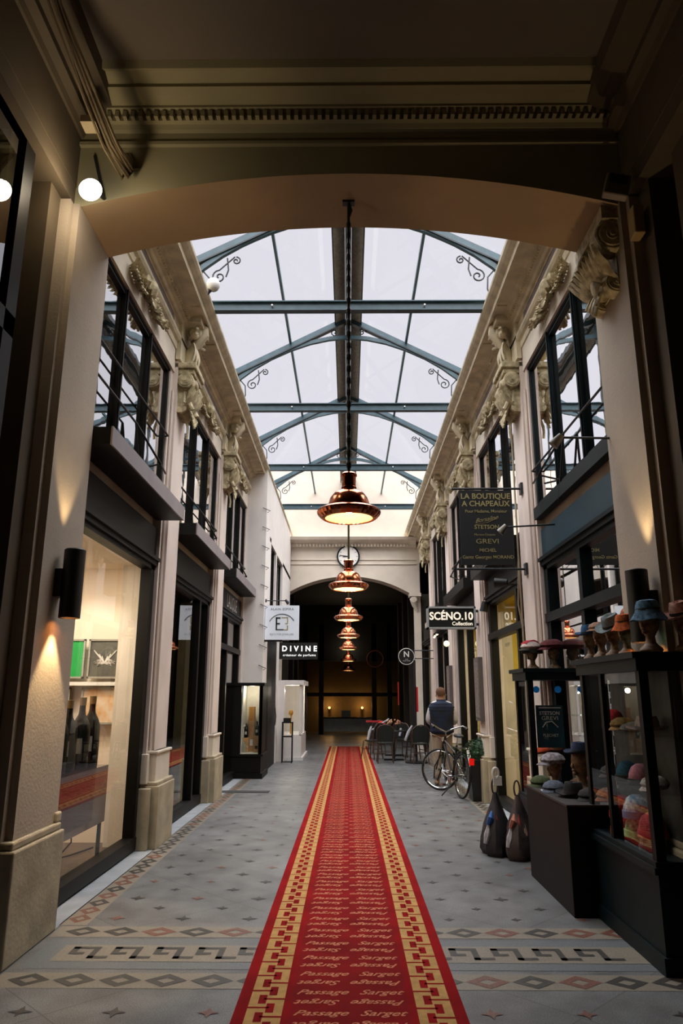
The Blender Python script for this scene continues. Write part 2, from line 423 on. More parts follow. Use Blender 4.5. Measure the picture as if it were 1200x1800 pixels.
pr = [(4.88,5.82),(4.86,5.83),(4.86,5.86),(4.88,5.87),(4.88,5.95),(4.85,5.96),(4.83,5.99),(4.8,6.0),(4.8,6.06),(4.74,6.07),(4.74,6.09),(4.66,6.11),(4.6,6.13),(4.6,6.16),(4.5,6.18),(4.45,6.2),(4.42,6.25),(4.88,6.25)]
pr = [(4.93 if (i in (0, len(pr)-1)) else y-.012, z+(.05 if z < 6.2 else .0)) for i, (y, z) in enumerate(pr)]; b.prism(pr, 'x', -2.16, 2.16)
x = -1.98
while x < 2.12:
    b.box(x, x+.03, 4.74, 4.8, 6.05, 6.105); x += .062
struct(b.build('trim_portal_cornice', DFASC))
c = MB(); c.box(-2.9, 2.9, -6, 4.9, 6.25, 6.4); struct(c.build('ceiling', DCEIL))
for s, nm in ((-1,'left'),(1,'right')):
    b = MB()
    b.box(s*2.5, s*2.7, -6, 4.84, 0, 6.25)                       # back plane
    b.box(s*2.16, s*2.5, -6, 4.9, 5.5, 6.25)                    # upper band
    pl = [(s*x, z) for x, z in ((2.2,5.95),(2.14,5.96),(2.12,6.0),(2.06,6.02),(2.06,6.08),(1.96,6.1),(1.88,6.14),(1.86,6.25),(2.2,6.25))]
    b.prism(pl, 'y', -6, 4.88)
    b.box(s*2.3, s*2.5, 4.1, 4.36, 0, 5.6); b.box(s*2.22, s*2.5, 3.3, 3.75, 0, 5.6)
    b.box(s*2.165, s*2.5, -6, 4.88, 5.35, 5.6)
    b.box(s*2.24, s*2.6, 4.62, 4.86, 0, 5.6)
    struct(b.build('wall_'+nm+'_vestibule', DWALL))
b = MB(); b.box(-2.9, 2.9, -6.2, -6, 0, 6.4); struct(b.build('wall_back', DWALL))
# end wall with arch
portal(YEND, YEND+.6, 1.93, 4.6, 5.15, 8.6, mat('cream_end_wall', '#d2c7b8', .75, var=.08, scale=3), 'wall_end')
b = MB()
b.prism([(YEND,6.05),(YEND-.1,6.07),(YEND-.12,6.15),(YEND-.2,6.2),(YEND-.35,6.24),(YEND-.4,6.32),(YEND,6.34)], 'x', -2.1, 2.1)
for z in (5.52, 5.66): b.box(-2.1, 2.1, YEND-.03, YEND, z, z+.03)
x = -1.9
while x < 1.9: b.box(x, x+.05, YEND-.16, YEND-.1, 6.06, 6.14); x += .1
struct(b.build('trim_end_cornice', CREAM))
b = MB()
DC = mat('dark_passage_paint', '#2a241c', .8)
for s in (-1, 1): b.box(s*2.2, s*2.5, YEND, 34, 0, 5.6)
for s in (-1, 1):
    for yy in (24, 26.5, 29): b.box(s*2.0, s*2.2, yy, yy+.5, 0, 5.2)
b.box(-2.5, 2.5, YEND+.6, 34, 5.4, 5.6)
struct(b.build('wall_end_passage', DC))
b = MB(); b.box(-2.6, 2.6, 33.6, 33.8, 0, 5.6); struct(b.build('wall_end_back', mat('ochre_back_wall', '#6e5a38', .8)))
b = MB(); 
for x in (-1.15, 1.1, 1.75, -1.85): b.box(x-.1, x+.1, 31.4, 31.6, 0, 4.6)
b.box(-2.2, 2.2, 31.4, 31.6, 3.0, 5.4); b.box(-2.2,2.2,31.42,31.5,1.55,1.7)
struct(b.build('trim_end_screen', BLACK))

# ------------------------------------------------ glazed roof
g = MB(); RX, RZ0, RZ1 = 2.3, 7.2, 8.42
for s in (-1, 1):
    g.quad((s*RX, 5.4, RZ0), (s*.2, 5.4, RZ1-.1), (s*.2, YEND+.1, RZ1-.1), (s*RX, YEND+.1, RZ0))
struct(g.build('ceiling_glass_roof', ROOFG))
def rafter_z(x): return RZ1 - .12 - (abs(x)-.2)*(RZ1-.1-RZ0)/(RX-.2)
for s, nm in ((-1,'left'),(1,'right')):
    b = MB(); b.bar((s*1.05, 5.5, rafter_z(1.05)-.02), (s*1.05, YEND, rafter_z(1.05)-.02), .04, .07)
    tag(b.build('roof_purlin', IRON), f'long thin blue-grey iron bar running under the {nm} slope of the glass roof', 'roof bar')
r = thing('roof_ridge', 'dark ridge gutter with corrugated strips along the top of the glass roof', 'roof ridge', (0, 5.4, 8.3))
for s in (-1, 1):
    b = MB(); y = 5.45; V = []; Fs = []; n = 0
    while y < YEND:
        z = 8.27 + (.018 if n % 2 else -.018); V += [(s*.05, y, z+.03), (s*.235, y, z-.06)]; n += 1; y += .045
    Fs = [(2*i, 2*i+1, 2*i+3, 2*i+2) for i in range(n-1)]; b.add(V, Fs); b.build('corrugated_strip', ZINC, r)
    b = MB(); b.box(s*.225, s*.245, 5.45, YEND, 8.17, 8.26); b.build('edge_flashing', IROND, r)
b = MB(); b.box(-.045, .045, 5.4, YEND, 8.16, 8.42); b.build('ridge_beam', IROND, r)

def spiral(c, r0, turns, n, plane, s=1, ph=0):
    P = []
    for i in range(n):
        t = i/(n-1); a = ph+s*t*turns*2*pi; rr = r0*(1-.85*t)
        P.append((c[0]+rr*cos(a), c[1], c[2]+rr*sin(a)) if plane == 'xz' else (c[0], c[1]+rr*cos(a), c[2]+rr*sin(a)))
    return P
def make_truss():
    root = thing('roof_truss', '', 'roof truss')
    for s in (-1, 1):
        b = MB(); b.bar((s*2.18, 0, rafter_z(2.18)-.08), (s*.05, 0, rafter_z(.05)-.1), .05, .1); b.build('rafter', IRON, root)
        b = MB(); b.bar((s*2.18, 0, rafter_z(2.18)-.15), (s*.05, 0, rafter_z(.05)-.17), .1, .02); b.build('rafter_flange', IROND, root)
        pts = [(s*2.1, 0, 6.95), (s*1.95, 0, 7.13), (s*1.7, 0, 7.33), (s*1.4, 0, 7.52), (s*1.05, 0, 7.69), (s*.7, 0, 7.82), (s*.35, 0, 7.9), (0, 0, 7.93)]
        b = MB()
        for p, q in zip(pts[:-1], pts[1:]): b.bar(p, q, .06, .07)
        rib = b.build('arched_rib', IRON, root)
        b = MB(); w = .011
        b.tube(spiral((s*1.72, 0, 7.0), .1, 1.4, 22, 'xz', -s, pi/2), w)
        b.tube(spiral((s*1.5, 0, 7.24), .06, 1.3, 18, 'xz', s, pi/2), w)
        b.tube([(s*1.72, 0, 7.1), (s*1.62, 0, 7.2), (s*1.52, 0, 7.3)], w); b.tube([(s*1.63, 0, 7.0), (s*1.6, 0, 7.1), (s*1.62, 0, 7.28)], w)
        b.tube([(s*1.95, 0, 7.1), (s*1.85, 0, 6.98), (s*1.84, 0, 6.8), (s*1.9, 0, 6.62)], w)
        b.tube([(s*1.84, 0, 7.26), (s*1.8, 0, 7.34), (s*1.74, 0, 7.3), (s*1.7, 0, 7.42)], w)
        b.tube(spiral((s*.25, 0, 8.03), .08, 1.3, 18, 'xz', s, 0), w)
        b.build('iron_scroll', IROND, rib, smooth=True)
    b = MB(); b.box(-.04, .04, -.04, .04, 7.88, 8.2); b.build('king_post', IRON, root)
    return root
TY = [5.25+BAY*k for k in range(1, 5)]
tr = make_truss()
for k, y in enumerate([8.5, 11.94, 15.45, 18.9]):
    o = tr if k == 0 else dup(tr, (0, y, 0))
    o['label'] = f'blue-grey iron roof truss with scrolls, {ORD[k]} from the camera'; o['group'] = 'iron trusses under the glass roof'
    if k == 0: KID.setdefault(tr.name, [(c, kids(c)) for c in kids(tr)])
    o.location = (0, y, 0)
def make_tie():
    root = thing('tie_beam', '', 'tie beam')
    b = MB(); b.box(-1.95, 1.95, -.012, .012, 6.5, 6.62); b.build('web', IRON, root)
    b = MB(); b.box(-1.95, 1.95, -.05, .05, 6.49, 6.505); b.box(-1.95, 1.95, -.05, .05, 6.615, 6.63); b.build('flange', IRON, root)
    b = MB(); b.box(-.025, .025, -.03, .03, 6.62, 7.9); b.build('hanger', IROND, root)
    b = MB()
    for x in (-1, 1): b.cyl((x, -.06, 6.56), (x, -.01, 6.56), .012)
    b.build('bolt', WHT, root)
    return root
ti = make_tie(); KID[ti.name] = [(c, kids(c)) for c in kids(ti)]
for k, y in enumerate([8.52, 11.95, 15.43, 18.9]):
    o = ti if k == 0 else dup(ti, (0, y, 0)); o.location = (0, y, 0)
    o['label'] = f'flat blue-grey iron beam crossing from cornice to cornice, {ORD[k]} from the camera'; o['group'] = 'tie beams across the arcade'

# ------------------------------------------------ pilasters with carved capitals
def volute(b, c, r, w, ax='x', n=20):   # scroll disc with stepped rings, axis ax
    for i, (rr, ww) in enumerate(((1, 1), (.8, 1.12), (.56, 1.0), (.38, 1.2), (.16, 1.35))):
        h = w*ww/2; b.lathe([(0, -h), (r*rr*.92, -h), (r*rr, -h*.85), (r*rr, h*.85), (r*rr*.92, h), (0, h)], c, n, ax)
def leaf(b, base, tip, out, w, t=.014, curl=.05):
    base, tip, out = Vector(base), Vector(tip), Vector(out).normalized(); d = tip-base; side = d.cross(out)
    pts = []; ws = []
    for i in range(7):
        u = i/6; pts.append(base + d*u + out*(sin(u*pi*.9)*curl + (u**3)*curl*.9)); ws.append(w*sin(pi*(.16+.8*u))*(1 if i % 2 else .8))
    b.strip(pts, ws, t, side)
def make_pilaster(s, cap=True):
    root = thing('pilaster', '', 'pilaster')
    b = MB(); b.box(s*2.16, s*2.4, -.27, .27, .97, 5.72); b.box(s*2.22, s*2.4, -.37, .37, .97, 5.72)
    for a in (-1, 1): b.tube([(s*2.2, a*.29, .97), (s*2.2, a*.29, 5.3)], .018)
    b.build('shaft', PINK, root)
    b = MB(); b.box(s*2.12, s*2.4, -.31, .31, .66, 1.0); b.box(s*2.19, s*2.4, -.4, .4, .66, .97)
    b.box(s*2.10, s*2.4, -.33, .33, .97, 1.0); b.build('base_block', CREAM, root, bevel=.008)
    b = MB(); b.box(s*2.06, s*2.4, -.37, .37, 0, .64); b.box(s*2.14, s*2.4, -.43, .43, 0, .62); b.box(s*2.08, s*2.4, -.36, .36, .64, .68); b.build('plinth', PLINTH, root, bevel=.01)
    if cap:
        b = MB(); b.box(s*1.93, s*2.22, -.27, .27, 5.62, 5.7); b.box(s*1.96, s*2.22, -.24, .24, 5.55, 5.62); b.build('abacus', ORN, root, bevel=.012)
        b = MB()
        for a in (-1, 1):
            volute(b, (s*2.06, a*.2, 5.46), .105, .12, 'y'); volute(b, (s*2.12, a*.13, 5.12), .07, .1, 'y')
            b.tube([(s*(1.97+.06*sin(t*3)), a*(.2-.07*t), 5.4-.3*t) for t in [i/8 for i in range(9)]], .035, 8)
        b.ball((s*2.0, 0, 5.5), (.05,.1,.07)); b.build('volute', ORN, root, smooth=True)
        b = MB(); b.box(s*2.1, s*2.2, -.2, .2, 5.05, 5.6)
        for i in range(9):
            a = (i-4)/4; leaf(b, (s*2.12, a*.13, 4.98+abs(a)*.1), (s*2.0, a*.2, 5.34), (s*-1, a*.5, .1), .05, curl=.06)
        for i in range(7):
            a = (i-3)/3; leaf(b, (s*2.12, a*.08, 5.25), (s*2.03, a*.13, 4.9+abs(a)*.13), (s*-1, a*.4, 0), .04, curl=.05)
        b.ball((s*2.08, 0, 5.2), (.06,.07,.1)); leaf(b, (s*2.1, 0, 5.05), (s*2.12, 0, 4.76), (s*-1,0,0), .06)
        b.build('acanthus_carving', ORN, root, smooth=True)
    return root
for s, nm in ((-1,'left'),(1,'right')):
    pa = make_pilaster(s); KID[pa.name] = [(c, kids(c)) for c in kids(pa)]
    base = dict(KID)
    ys = PC[1:4] if s < 0 else PC[1:]
    for k, y in enumerate(ys):
        o = pa if k == 0 else dup(pa, (0, y, 0)); o.location = (0, y, 0); o['group'] = 'cream pilasters along the shop fronts'
        o['label'] = f'cream stone pilaster with carved scroll capital, {ORD[k]} behind the {nm} end of the portal'
    # front pier of the portal
    q = thing('portal_pier', f'wide stone pier carrying the {nm} end of the dark portal arch', 'pier', (0, PC[0], 0), 'portal piers')
    b = MB(); b.box(s*2.11, s*2.3, 4.86, 5.56, .7, 5.34); b.box(s*2.16, s*2.3, 4.8, 4.86, .7, 5.34); b.tube([(s*2.125, 5.56, .7), (s*2.125, 5.56, 5.3)], .016); b.build('shaft', mat('dull_beige_pier_render', '#b3a593', .75, var=.14, scale=2, bump=.25, bscale=50), q)
    b = MB(); b.box(s*2.06, s*2.3, 4.78, 5.6, 0, .66); b.box(s*2.08, s*2.3, 4.8, 5.58, .66, .71); b.box(s*2.09, s*2.3, 5.5, 5.6, .71, .78); b.build('plinth', PLINTH, q, bevel=.012)
    if s > 0:
        b = MB(); b.box(1.98, 2.3, 4.9, 5.56, 5.22, 5.33)
        for a in (-1, 1): volute(b, (2.06, 5.24+a*.22, 5.1), .13, .16, 'y'); volute(b, (2.1, 5.24+a*.15, 4.74), .09, .12, 'y')
        for i in range(9):
            a = (i-4)/4; leaf(b, (2.14, 5.24+a*.16, 4.72), (1.98, 5.24+a*.26, 5.0), (-1, a*.5, .1), .06, curl=.08)
        for i in range(7):
            a = (i-3)/3; leaf(b, (2.14, 5.24+a*.1, 4.9), (2.05, 5.24+a*.16, 4.56+abs(a)*.15), (-1, a*.4, 0), .05, curl=.06)
        b.ball((2.06, 5.24, 4.85), (.09,.1,.16)); b.box(2.1, 2.2, 5.0, 5.5, 4.7, 5.25)
        b.build('carved_capital', ORN, q, smooth=True)

# consoles under the cornice, and carved swags above the windows
def make_console(s):
    b = MB(); volute(b, (s*2.0, -.07, 6.2), .075, .1, 'y'); volute(b, (s*2.0, .07, 6.2), .075, .1, 'y')
    b.tube([(s*1.93, 0, 6.32), (s*1.92, 0, 6.22), (s*2.0, 0, 6.08), (s*2.1, 0, 5.95), (s*2.12, 0, 5.8)], [.07,.08,.06,.05,.03], 10)
    for a in (-1, 0, 1):
        for z in (6.28, 6.14): b.ball((s*(1.95+.05*abs(a)), a*.13, z), (.05,.05,.05))
        leaf(b, (s*2.02, a*.09, 6.05), (s*2.08, a*.14, 5.78), (s*-1,0,0), .05, curl=.06)
    for i in range(9):
        a = pi*i/8; b.tube([(s*2.08, .05*cos(a), 6.12), (s*1.95, .24*cos(a), 6.12+.2*sin(a))], [.012, .022], 6)
    return b
def make_swag(s):
    root = thing('plaster_swag', '', 'plaster ornament'); X = 2.19; rg = random.Random(5); b = MB()
    volute(b, (s*2.15, -.12, 5.86), .08, .07, 'x'); volute(b, (s*2.15, .12, 5.86), .08, .07, 'x'); b.ball((s*2.13, 0, 5.84), (.08,.09,.12))
    b.build('shell_scroll', ORN, root, smooth=True)
    b = MB()
    for sg in (-1, 1):
        for i in range(14):
            u = i/13; y = sg*(.08+.45*u); z = 5.78-.08*sin(u*pi)-.02*u
            for k in range(2):
                a = rg.uniform(-1.2, 1.2); leaf(b, (s*X, y, z+.02*k), (s*(X-.05), y+sg*.13*cos(a), z+.09*sin(a)), (s*-1, 0, 0), .026*(1.2-u*.4), curl=.04)
        for i in range(4): leaf(b, (s*X, sg*.52, 5.76), (s*(X-.03), sg*.62, 5.68+.04*i), (s*-1,0,0), .03)
    for i in range(8):
        a = -pi*i/7; leaf(b, (s*X, 0, 5.76), (s*(X-.05), .15*cos(a), 5.76+.14*sin(a)), (s*-1,0,0), .035)
    b.build('leaf_carving', ORN, root, smooth=True)
    return root
for s, nm in ((-1,'left'),(1,'right')):
    cm = make_console(s); cm = tag(cm.build('cornice_console', YCREAM, smooth=True), '', 'carved console', 'carved consoles under the cornice')
    for k in range(4):
        o = cm if k == 0 else cm.copy()
        if k: COL.objects.link(o)
        o.location = (0, PC[k+1], 0); o['label'] = f'pale carved console with scroll and shell under the {nm} cornice, {ORD[k]} from the camera'
    sw = make_swag(s); KID[sw.name] = [(c, kids(c)) for c in kids(sw)]
    ks = [0, 1, 2, 3] if s > 0 else [0, 1, 2]
    for n, k in enumerate(ks):
        y = (PC[k]+PC[k+1])/2; o = sw if n == 0 else dup(sw, (0, y, 0)); o.location = (0, y, 0); o['group'] = 'carved swags above the upper windows'
        o['label'] = f'carved plaster leaf swag with shell above the {ORD[n]} upper window on the {nm}'

# ------------------------------------------------ upper windows
NW = [0]
def upper_window(s, y0, y1, z0=3.7, z1=5.56, fr=BLACK, X=None, gl=UPG):
    NW[0] += 1; X = X or WU; root = struct(thing('window_%d' % NW[0], '', '', (s*X, (y0+y1)/2, z0)))
    del root['category']; del root['label']
    b = MB(); t = .06
    b.box(s*X, s*(X+.08), y0, y0+t, z0, z1); b.box(s*X, s*(X+.08), y1-t, y1, z0, z1); b.box(s*X, s*(X+.08), y0, y1, z1-t, z1); b.box(s*X, s*(X+.08), y0, y1, z0, z0+t)
    b.box(s*(X-.01), s*X, y0, y1, z1-.03, z1+.0)
    b.build('window_frame', fr, root)
    n = 3; w = (y1-y0)/n
    for k in range(1, n):
        b = MB(); yc = y0+w*k; b.box(s*(X-.01), s*(X+.05), yc-.035, yc+.035, z0, z1); b.box(s*(X-.025), s*(X-.01), yc-.015, yc+.015, z0, z1); b.build('mullion', fr, root)
    for k in range(n):
        b = MB(); b.quad((s*(X+.03), y0+w*k+.05, z0+.05), (s*(X+.03), y0+w*(k+1)-.05, z0+.05), (s*(X+.03), y0+w*(k+1)-.05, z1-.05), (s*(X+.03), y0+w*k+.05, z1-.05))
        b.build('glass_pane', gl, root)
    return root
for k in range(3): upper_window(-1, PC[k]+.37, PC[k+1]-.37)
for k in range(4): upper_window(1, PC[k]+.37, PC[k+1]-.37, 3.62 if k else 3.74, fr=TEALD if k == 0 else BLACK)
def ledge(s, k, X, z0, z1, m, label):
    y0, y1 = PC[k]+.385, PC[k+1]-.37
    root = thing('window_ledge', label, 'window ledge', (s*WP, (y0+y1)/2, z0), 'projecting ledges under the upper windows')
    b = MB(); b.box(s*X, s*(X+.015), y0, y1, z0, z1); b.build('front_edge', m, root)
    b = MB(); b.box(s*(X+.015), s*WP, y0+.004, y1-.004, z0+.002, z1-.004); b.build('ledge_box', CHAR if m is LEDGE else m, root)
for k in range(3): ledge(-1, k, 1.95, 3.6, 3.76, LEDGE, f'deep black and grey ledge under the {ORD[k]} upper window on the left')
ledge(1, 0, 2.19, 3.6, 3.74, TEALD, 'dark petrol ledge under the large first upper window on the right')
for k in (1, 2, 3): ledge(1, k, 2.0, 3.42, 3.6, BLACK, f'black ledge under the {ORD[k]} upper window on the right')
def railing(s, k, rails, label, X=2.2):
    y0, y1 = PC[k]+.37, PC[k+1]-.37; root = thing('window_railing', label, 'railing', (s*X, (y0+y1)/2, 3.9), 'thin iron railings before the upper windows')
    yc = (y0+y1)/2+.25
    for z in rails:
        b = MB(); b.tube([(s*(X+.1), y0, z), (s*X, y0+.02, z), (s*X, yc-.2, z)] if z == rails[-1] and len(rails) > 1 else [(s*(X+.1), y0, z), (s*X, y0+.02, z), (s*X, y1-.02, z), (s*(X+.1), y1, z)], .012); b.build('rail', BLACKM, root)
    b = MB(); A = (s*X, yc-.2, rails[-1]); B = (s*(X-.16), yc+.25, rails[-1]-.3)
    b.tube([A, B], .013); b.tube([A, (s*(X), yc+.1, rails[-1]-.62)], .013); b.tube([B, (s*X, y1-.02, rails[-1]-.15)], .012); b.tube([B, (s*(X+.1), yc+.1, rails[-1]-.42)], .01)
    b.build('brace', BLACKM, root)
railing(-1, 0, (4.66, 4.33), 'thin black iron rail with triangular brace at the first upper window on the left')
railing(-1, 1, (4.25,), 'thin black iron rail at the second upper window on the left')
railing(-1, 2, (4.2,), 'thin black iron rail at the third upper window on the left')
railing(1, 0, (4.2,), 'thin black iron rail with triangular brace at the petrol-framed upper window on the right')
railing(1, 2, (4.2,), 'thin black iron rail at the third upper window on the right')
# ================================================ SHOP FRONTS
def shopfront(s, k, label, fr, fas, gl, posts=(), transom=None, ztop=3.0, zb=.14, ZF=3.5, y0=None, y1=None, X=WP, sub=None):
    y0 = y0 or PC[k]+.37; y1 = y1 or PC[k+1]-.37
    root = thing('storefront', label, 'shop front', (s*X, (y0+y1)/2, 0), 'shop fronts of the arcade')
    b = MB(); b.box(s*(X-.02), s*(X+.1), y0, y1, 3.12, ZF); b.build('fascia_board', fas, root)
    b = MB(); b.box(s*(X-.08), s*(X+.05), y0, y1, 3.1, 3.14); b.box(s*(X-.05), s*(X+.05), y0, y1, 3.05, 3.1)
    b.box(s*(X-.02), s*(X+.1), y0, y1, ztop, 3.05); b.build('cornice_moulding', fr, root)
    b = MB(); b.box(s*(X-.02), s*(X+.1), y0, y0+.07, 0, 3.05); b.box(s*(X-.02), s*(X+.1), y1-.14, y1, 0, 3.05); b.box(s*(X-.03), s*(X+.1), y0, y1, .02, zb)
    for p in posts: b.box(s*(X-.02), s*(X+.1), p-.05, p+.05, 0, ztop)
    if transom: b.box(s*(X-.04), s*(X+.08), y0, y1, transom-.05, transom+.05)
    b.build('window_frame', fr, root)
    ys = [y0+.07, *sorted(posts), y1-.14]
    for a, c in zip(ys[:-1], ys[1:]):
        b = MB(); b.quad((s*(X+.04), a, zb), (s*(X+.04), c, zb), (s*(X+.04), c, ztop), (s*(X+.04), a, ztop)); b.build('glass_pane', gl, root)
    return root
shopfront(-1, 0, 'black framed shop front of the bright gallery with big bottles, behind the left portal pier', BLACK, CHAR, SHOPG)
shopfront(-1, 1, 'black framed shop front with dim interior and pouf, second on the left', BLACK, CHAR, SHOPGD, posts=(11.0,))
lal = shopfront(-1, 2, 'black shop front with raised lettering on its fascia, third on the left', BLACK, CHAR, SHOPGD, posts=(13.6,), transom=2.45, ZF=3.5)
b = MB(); b.text('LALIQUE', (-2.25, 13.9, 3.3), (0,1,0), (0,0,1), .36, bold=.0, sx=.85, depth=.004); b.build('fascia_lettering', mat('silver_lettering','#e0dcd4',.4), lal)
shopfront(1, 0, 'petrol blue shop front of the hat shop, behind the right portal pier', TEALD, TEAL, SHOPGD, posts=(7.0,), transom=2.45, ZF=3.48, ztop=3.0)
shopfront(1, 1, 'black framed shop front glowing yellow, second on the right', BLACK, CHAR, SHOPG, posts=(9.75,), transom=2.5)
shopfront(1, 2, 'yellow lit shop front behind the bicycle, third on the right', BLACK, CHAR, SHOPG, posts=(13.9,))
shopfront(1, 3, 'narrow pale lit shop front behind the standing man, fourth on the right', BLACK, CHAR, SHOPG, posts=(17.3,))
shopfront(1, 3, 'last shop front on the right beside the round sign', BLACK, CHAR, SHOPG, y0=PC[4]+.37, y1=21.9)
# frieze lettering seen on the yellow shop glass
b = MB(); b.text('OI', (2.37, 10.85, 2.55), (0,-1,0), (0,0,1), .26, bold=.02); b.text('maison', (2.37, 10.9, 2.34), (0,-1,0), (0,0,1), .12)
tag(b.build('window_lettering', WHT), 'white letters stuck inside the yellow lit shop glass', 'lettering')

# white projecting block on the left
def wbox(name, m, *bs):
    b = MB()
    for q in bs: b.box(*q)
    return b.build(name, m)
blk = MB(); blk.box(-2.5, -1.78, 15.2, 16.0, 1.84, 6.44); blk.box(-2.5, -1.78, 16.0, 21.9, 1.84 + 1.35, 3.55); blk.box(-2.5, -1.78, 16.0, 21.9, 5.0, 6.44)
blk.box(-2.5, -1.78, 16, 16.3, 3.5, 5.1); blk.box(-2.5, -1.78, 19.3, 21.9, 3.5, 5.1); blk.box(-2.5, -1.78, 17.55, 17.7, 3.5, 5.0)
blk.box(-2.5, -1.78, 18.3, 18.8, 0, 3.3); blk.box(-2.5, -2.4, 16, 21.9, 0, 3.3)
struct(blk.build('wall_left_white_block', WHITEW))
upper_window(-1, 16.3, 19.3, 3.55, 5.0, X=1.84)
b = MB(); b.box(-1.85, -1.8, 16.0, 18.3, 0, 3.2); b.build
q = thing('black_door', 'tall black shop door beside the black display case, left', 'door', (-1.85, 17, 0))
dl = b.build('door_leaf', BLACK, q); b = MB(); b.tube([(-1.76, 17.9, .9), (-1.74, 17.9, 1.1), (-1.76, 17.9, 1.3)], .015); b.build('door_handle', mat('steel','#b5b5b5',.3,1), dl)
# anti pigeon spikes / small hooks on white wall edge
q = thing('wall_hooks', 'row of small dark hooks down the corner edge of the white wall', 'hooks', (-1.78, 15.2, 3))
for i in range(9):
    b = MB(); z = 2.1+i*.42; b.tube([(-1.76, 15.2, z), (-1.7, 15.18, z+.03), (-1.86, 15.17, z+.1)], .008, 5); b.build('hook', IROND, q)
# left end corbel and bits at end arch
for s, nm in ((-1,'left'),(1,'right')):
    b = MB(); b.box(s*1.85, s*2.2, YEND-.3, YEND+.1, 4.5, 4.6); volute(b, (s*1.98, YEND-.22, 4.4), .1, .12, 'y'); b.tube([(s*1.95, YEND-.2, 4.45), (s*2.0, YEND-.16, 4.25), (s*2.1, YEND-.1, 4.05)], [.1,.08,.03], 8)
    b.box(s*2.0, s*2.2, YEND-.1, YEND+.1, 0, 4.5)
    tag(b.build('arch_corbel', CREAM, smooth=True), f'cream carved corbel under the {nm} foot of the far arch', 'corbel', 'corbels of the far arch')

# ================================================ CARPET
CY0, CY1, CW = -2.0, 24.1, .6
root = thing('red_runner_carpet', 'long red runner carpet with tan key border down the middle of the arcade', 'carpet', (0, 11, 0))
b = MB(); b.box(-CW, CW, CY0, CY1, .002, .012); b.build('carpet_pile', RED, root)
b = MB(); b.quad((-.31, CY0, .0128), (.31, CY0, .0128), (.31, CY1, .0128), (-.31, CY1, .0128)); b.build('centre_field', RED2, root)
for s in (-1, 1):
    b = MB(); y = 2.5; z = .0135; z2 = .0142; X0 = -.535 if s < 0 else .35; w = .185; P = .222
    b.cur = 0; b.quad((X0, CY0, z), (X0+w, CY0, z), (X0+w, CY1, z), (X0, CY1, z)); b.cur = 1
    def R(u0, u1, v0, v1):
        x0, x1 = X0+w*u0, X0+w*u1; b.quad((x0, y+P*v0, z2), (x1, y+P*v0, z2), (x1, y+P*v1, z2), (x0, y+P*v1, z2))
    while y < CY1-P*1.4:
        R(0, .6, 0, .085); R(.4, 1, .5, .585)
        R(.25, .48, .26, .78)
        R(.52, .75, .76, 1.28)
        y += P
    b.build('key_border', [TAN, RED], root)
b = MB(); y = 2.6; k = 0
while y < CY1-.1:
    sgn = 1 if k % 2 == 0 else -1; rs = 3 if y < 9 else 1
    for tx, xx in (('Passage', -.155), ('Sarget', .165)):
        b.text(tx, (xx*sgn, y, .0135), (sgn,0,0), (0,sgn,0), .088, bold=.012, shear=.5, sx=1.05, res=rs, depth=.0006)
    y += .135; k += 1
b.build('woven_lettering', ROSE, root)

# ================================================ PENDANT LAMPS
def make_lamp():
    root = thing('pendant_lamp', '', 'lamp')
    b = MB(); b.lathe([(.0,.335),(.03,.34),(.05,.335),(.062,.322),(.062,.31),(.052,.3),(.052,.225),(.058,.22),(.058,.208),(.05,.2),(.06,.19)], n=28); b.build('neck', COPPER, root, smooth=True)
    b = MB(); b.lathe([(.05,.2),(.08,.192),(.115,.17),(.14,.135),(.153,.095),(.157,.07),(.2,.055),(.225,.045),(.235,.035)], n=36, cap=False); b.build('dome', COPPER, root, smooth=True)
    b = MB(); b.lathe([(.235,.035),(.238,.02),(.226,.0),(.205,-.02),(.195,-.025),(.178,-.022),(.178,-.018)], n=72, flute=.006, cap=False); b.build('fluted_rim', COPPER, root)
    b = MB(); b.lathe([(.178,-.018),(.165,.03),(.13,.1),(.06,.15),(.0,.16)], n=36, cap=False); b.build('inner_reflector', COPIN, root, smooth=True)
    b = MB(); b.ball((0,0,.1), (.028,.028,.035)); b.build('bulb', BULB, root, smooth=True)
    return root
BULB = mat('glowing_lamp_bulb', '#ffdfa8', .5, emit=5, var=0)
lm = make_lamp(); KID[lm.name] = [(c, kids(c)) for c in kids(lm)]
LY = [5.22, 8.52, 11.95, 15.43, 18.9, 22.3, 25.8]; LZ = [2.9, 2.84, 2.82, 2.8, 2.76, 2.62, 2.45]
for k in range(7):
    o = lm if k == 0 else dup(lm, (0,0,0)); o.location = (0, LY[k], LZ[k])
    o['label'] = f'copper pendant lamp with fluted rim hanging over the carpet, {ORD[k]} and ' + ('nearest' if k == 0 else f'farther than {k} other' + ('s' if k > 1 else '')) if k < 6 else 'small copper pendant lamp deepest in the dark passage'
    o['group'] = 'copper lamps hanging over the carpet'
    top = 5.62-LZ[k] if k == 0 else (6.55-LZ[k] if LY[k] < 21 else 5.4-LZ[k])
    b = MB(); b.cyl((0,0,.33), (0,0,top), .012, n=8)
    if k == 0:
        b.box(-.05,.05,-.03,.03,top-.02,top); b.tube([(0,0,top-.02),(.02,0,top-.08),(0,0,top-.14)], .015)
        for i in range(22): b.ball((0,0,.4+i*.1), (.02,.02,.045), 8, 5)
    r_ = b.build('hanging_rod', IROND if k == 0 else mat('bronze_rod', '#5e563a', .4, .6), None); r_.parent = o
    light('POINT', 'lamp_light', (0, LY[k], LZ[k]+.02), 3.5 if k == 0 else 6, (1,.78,.48), .03)

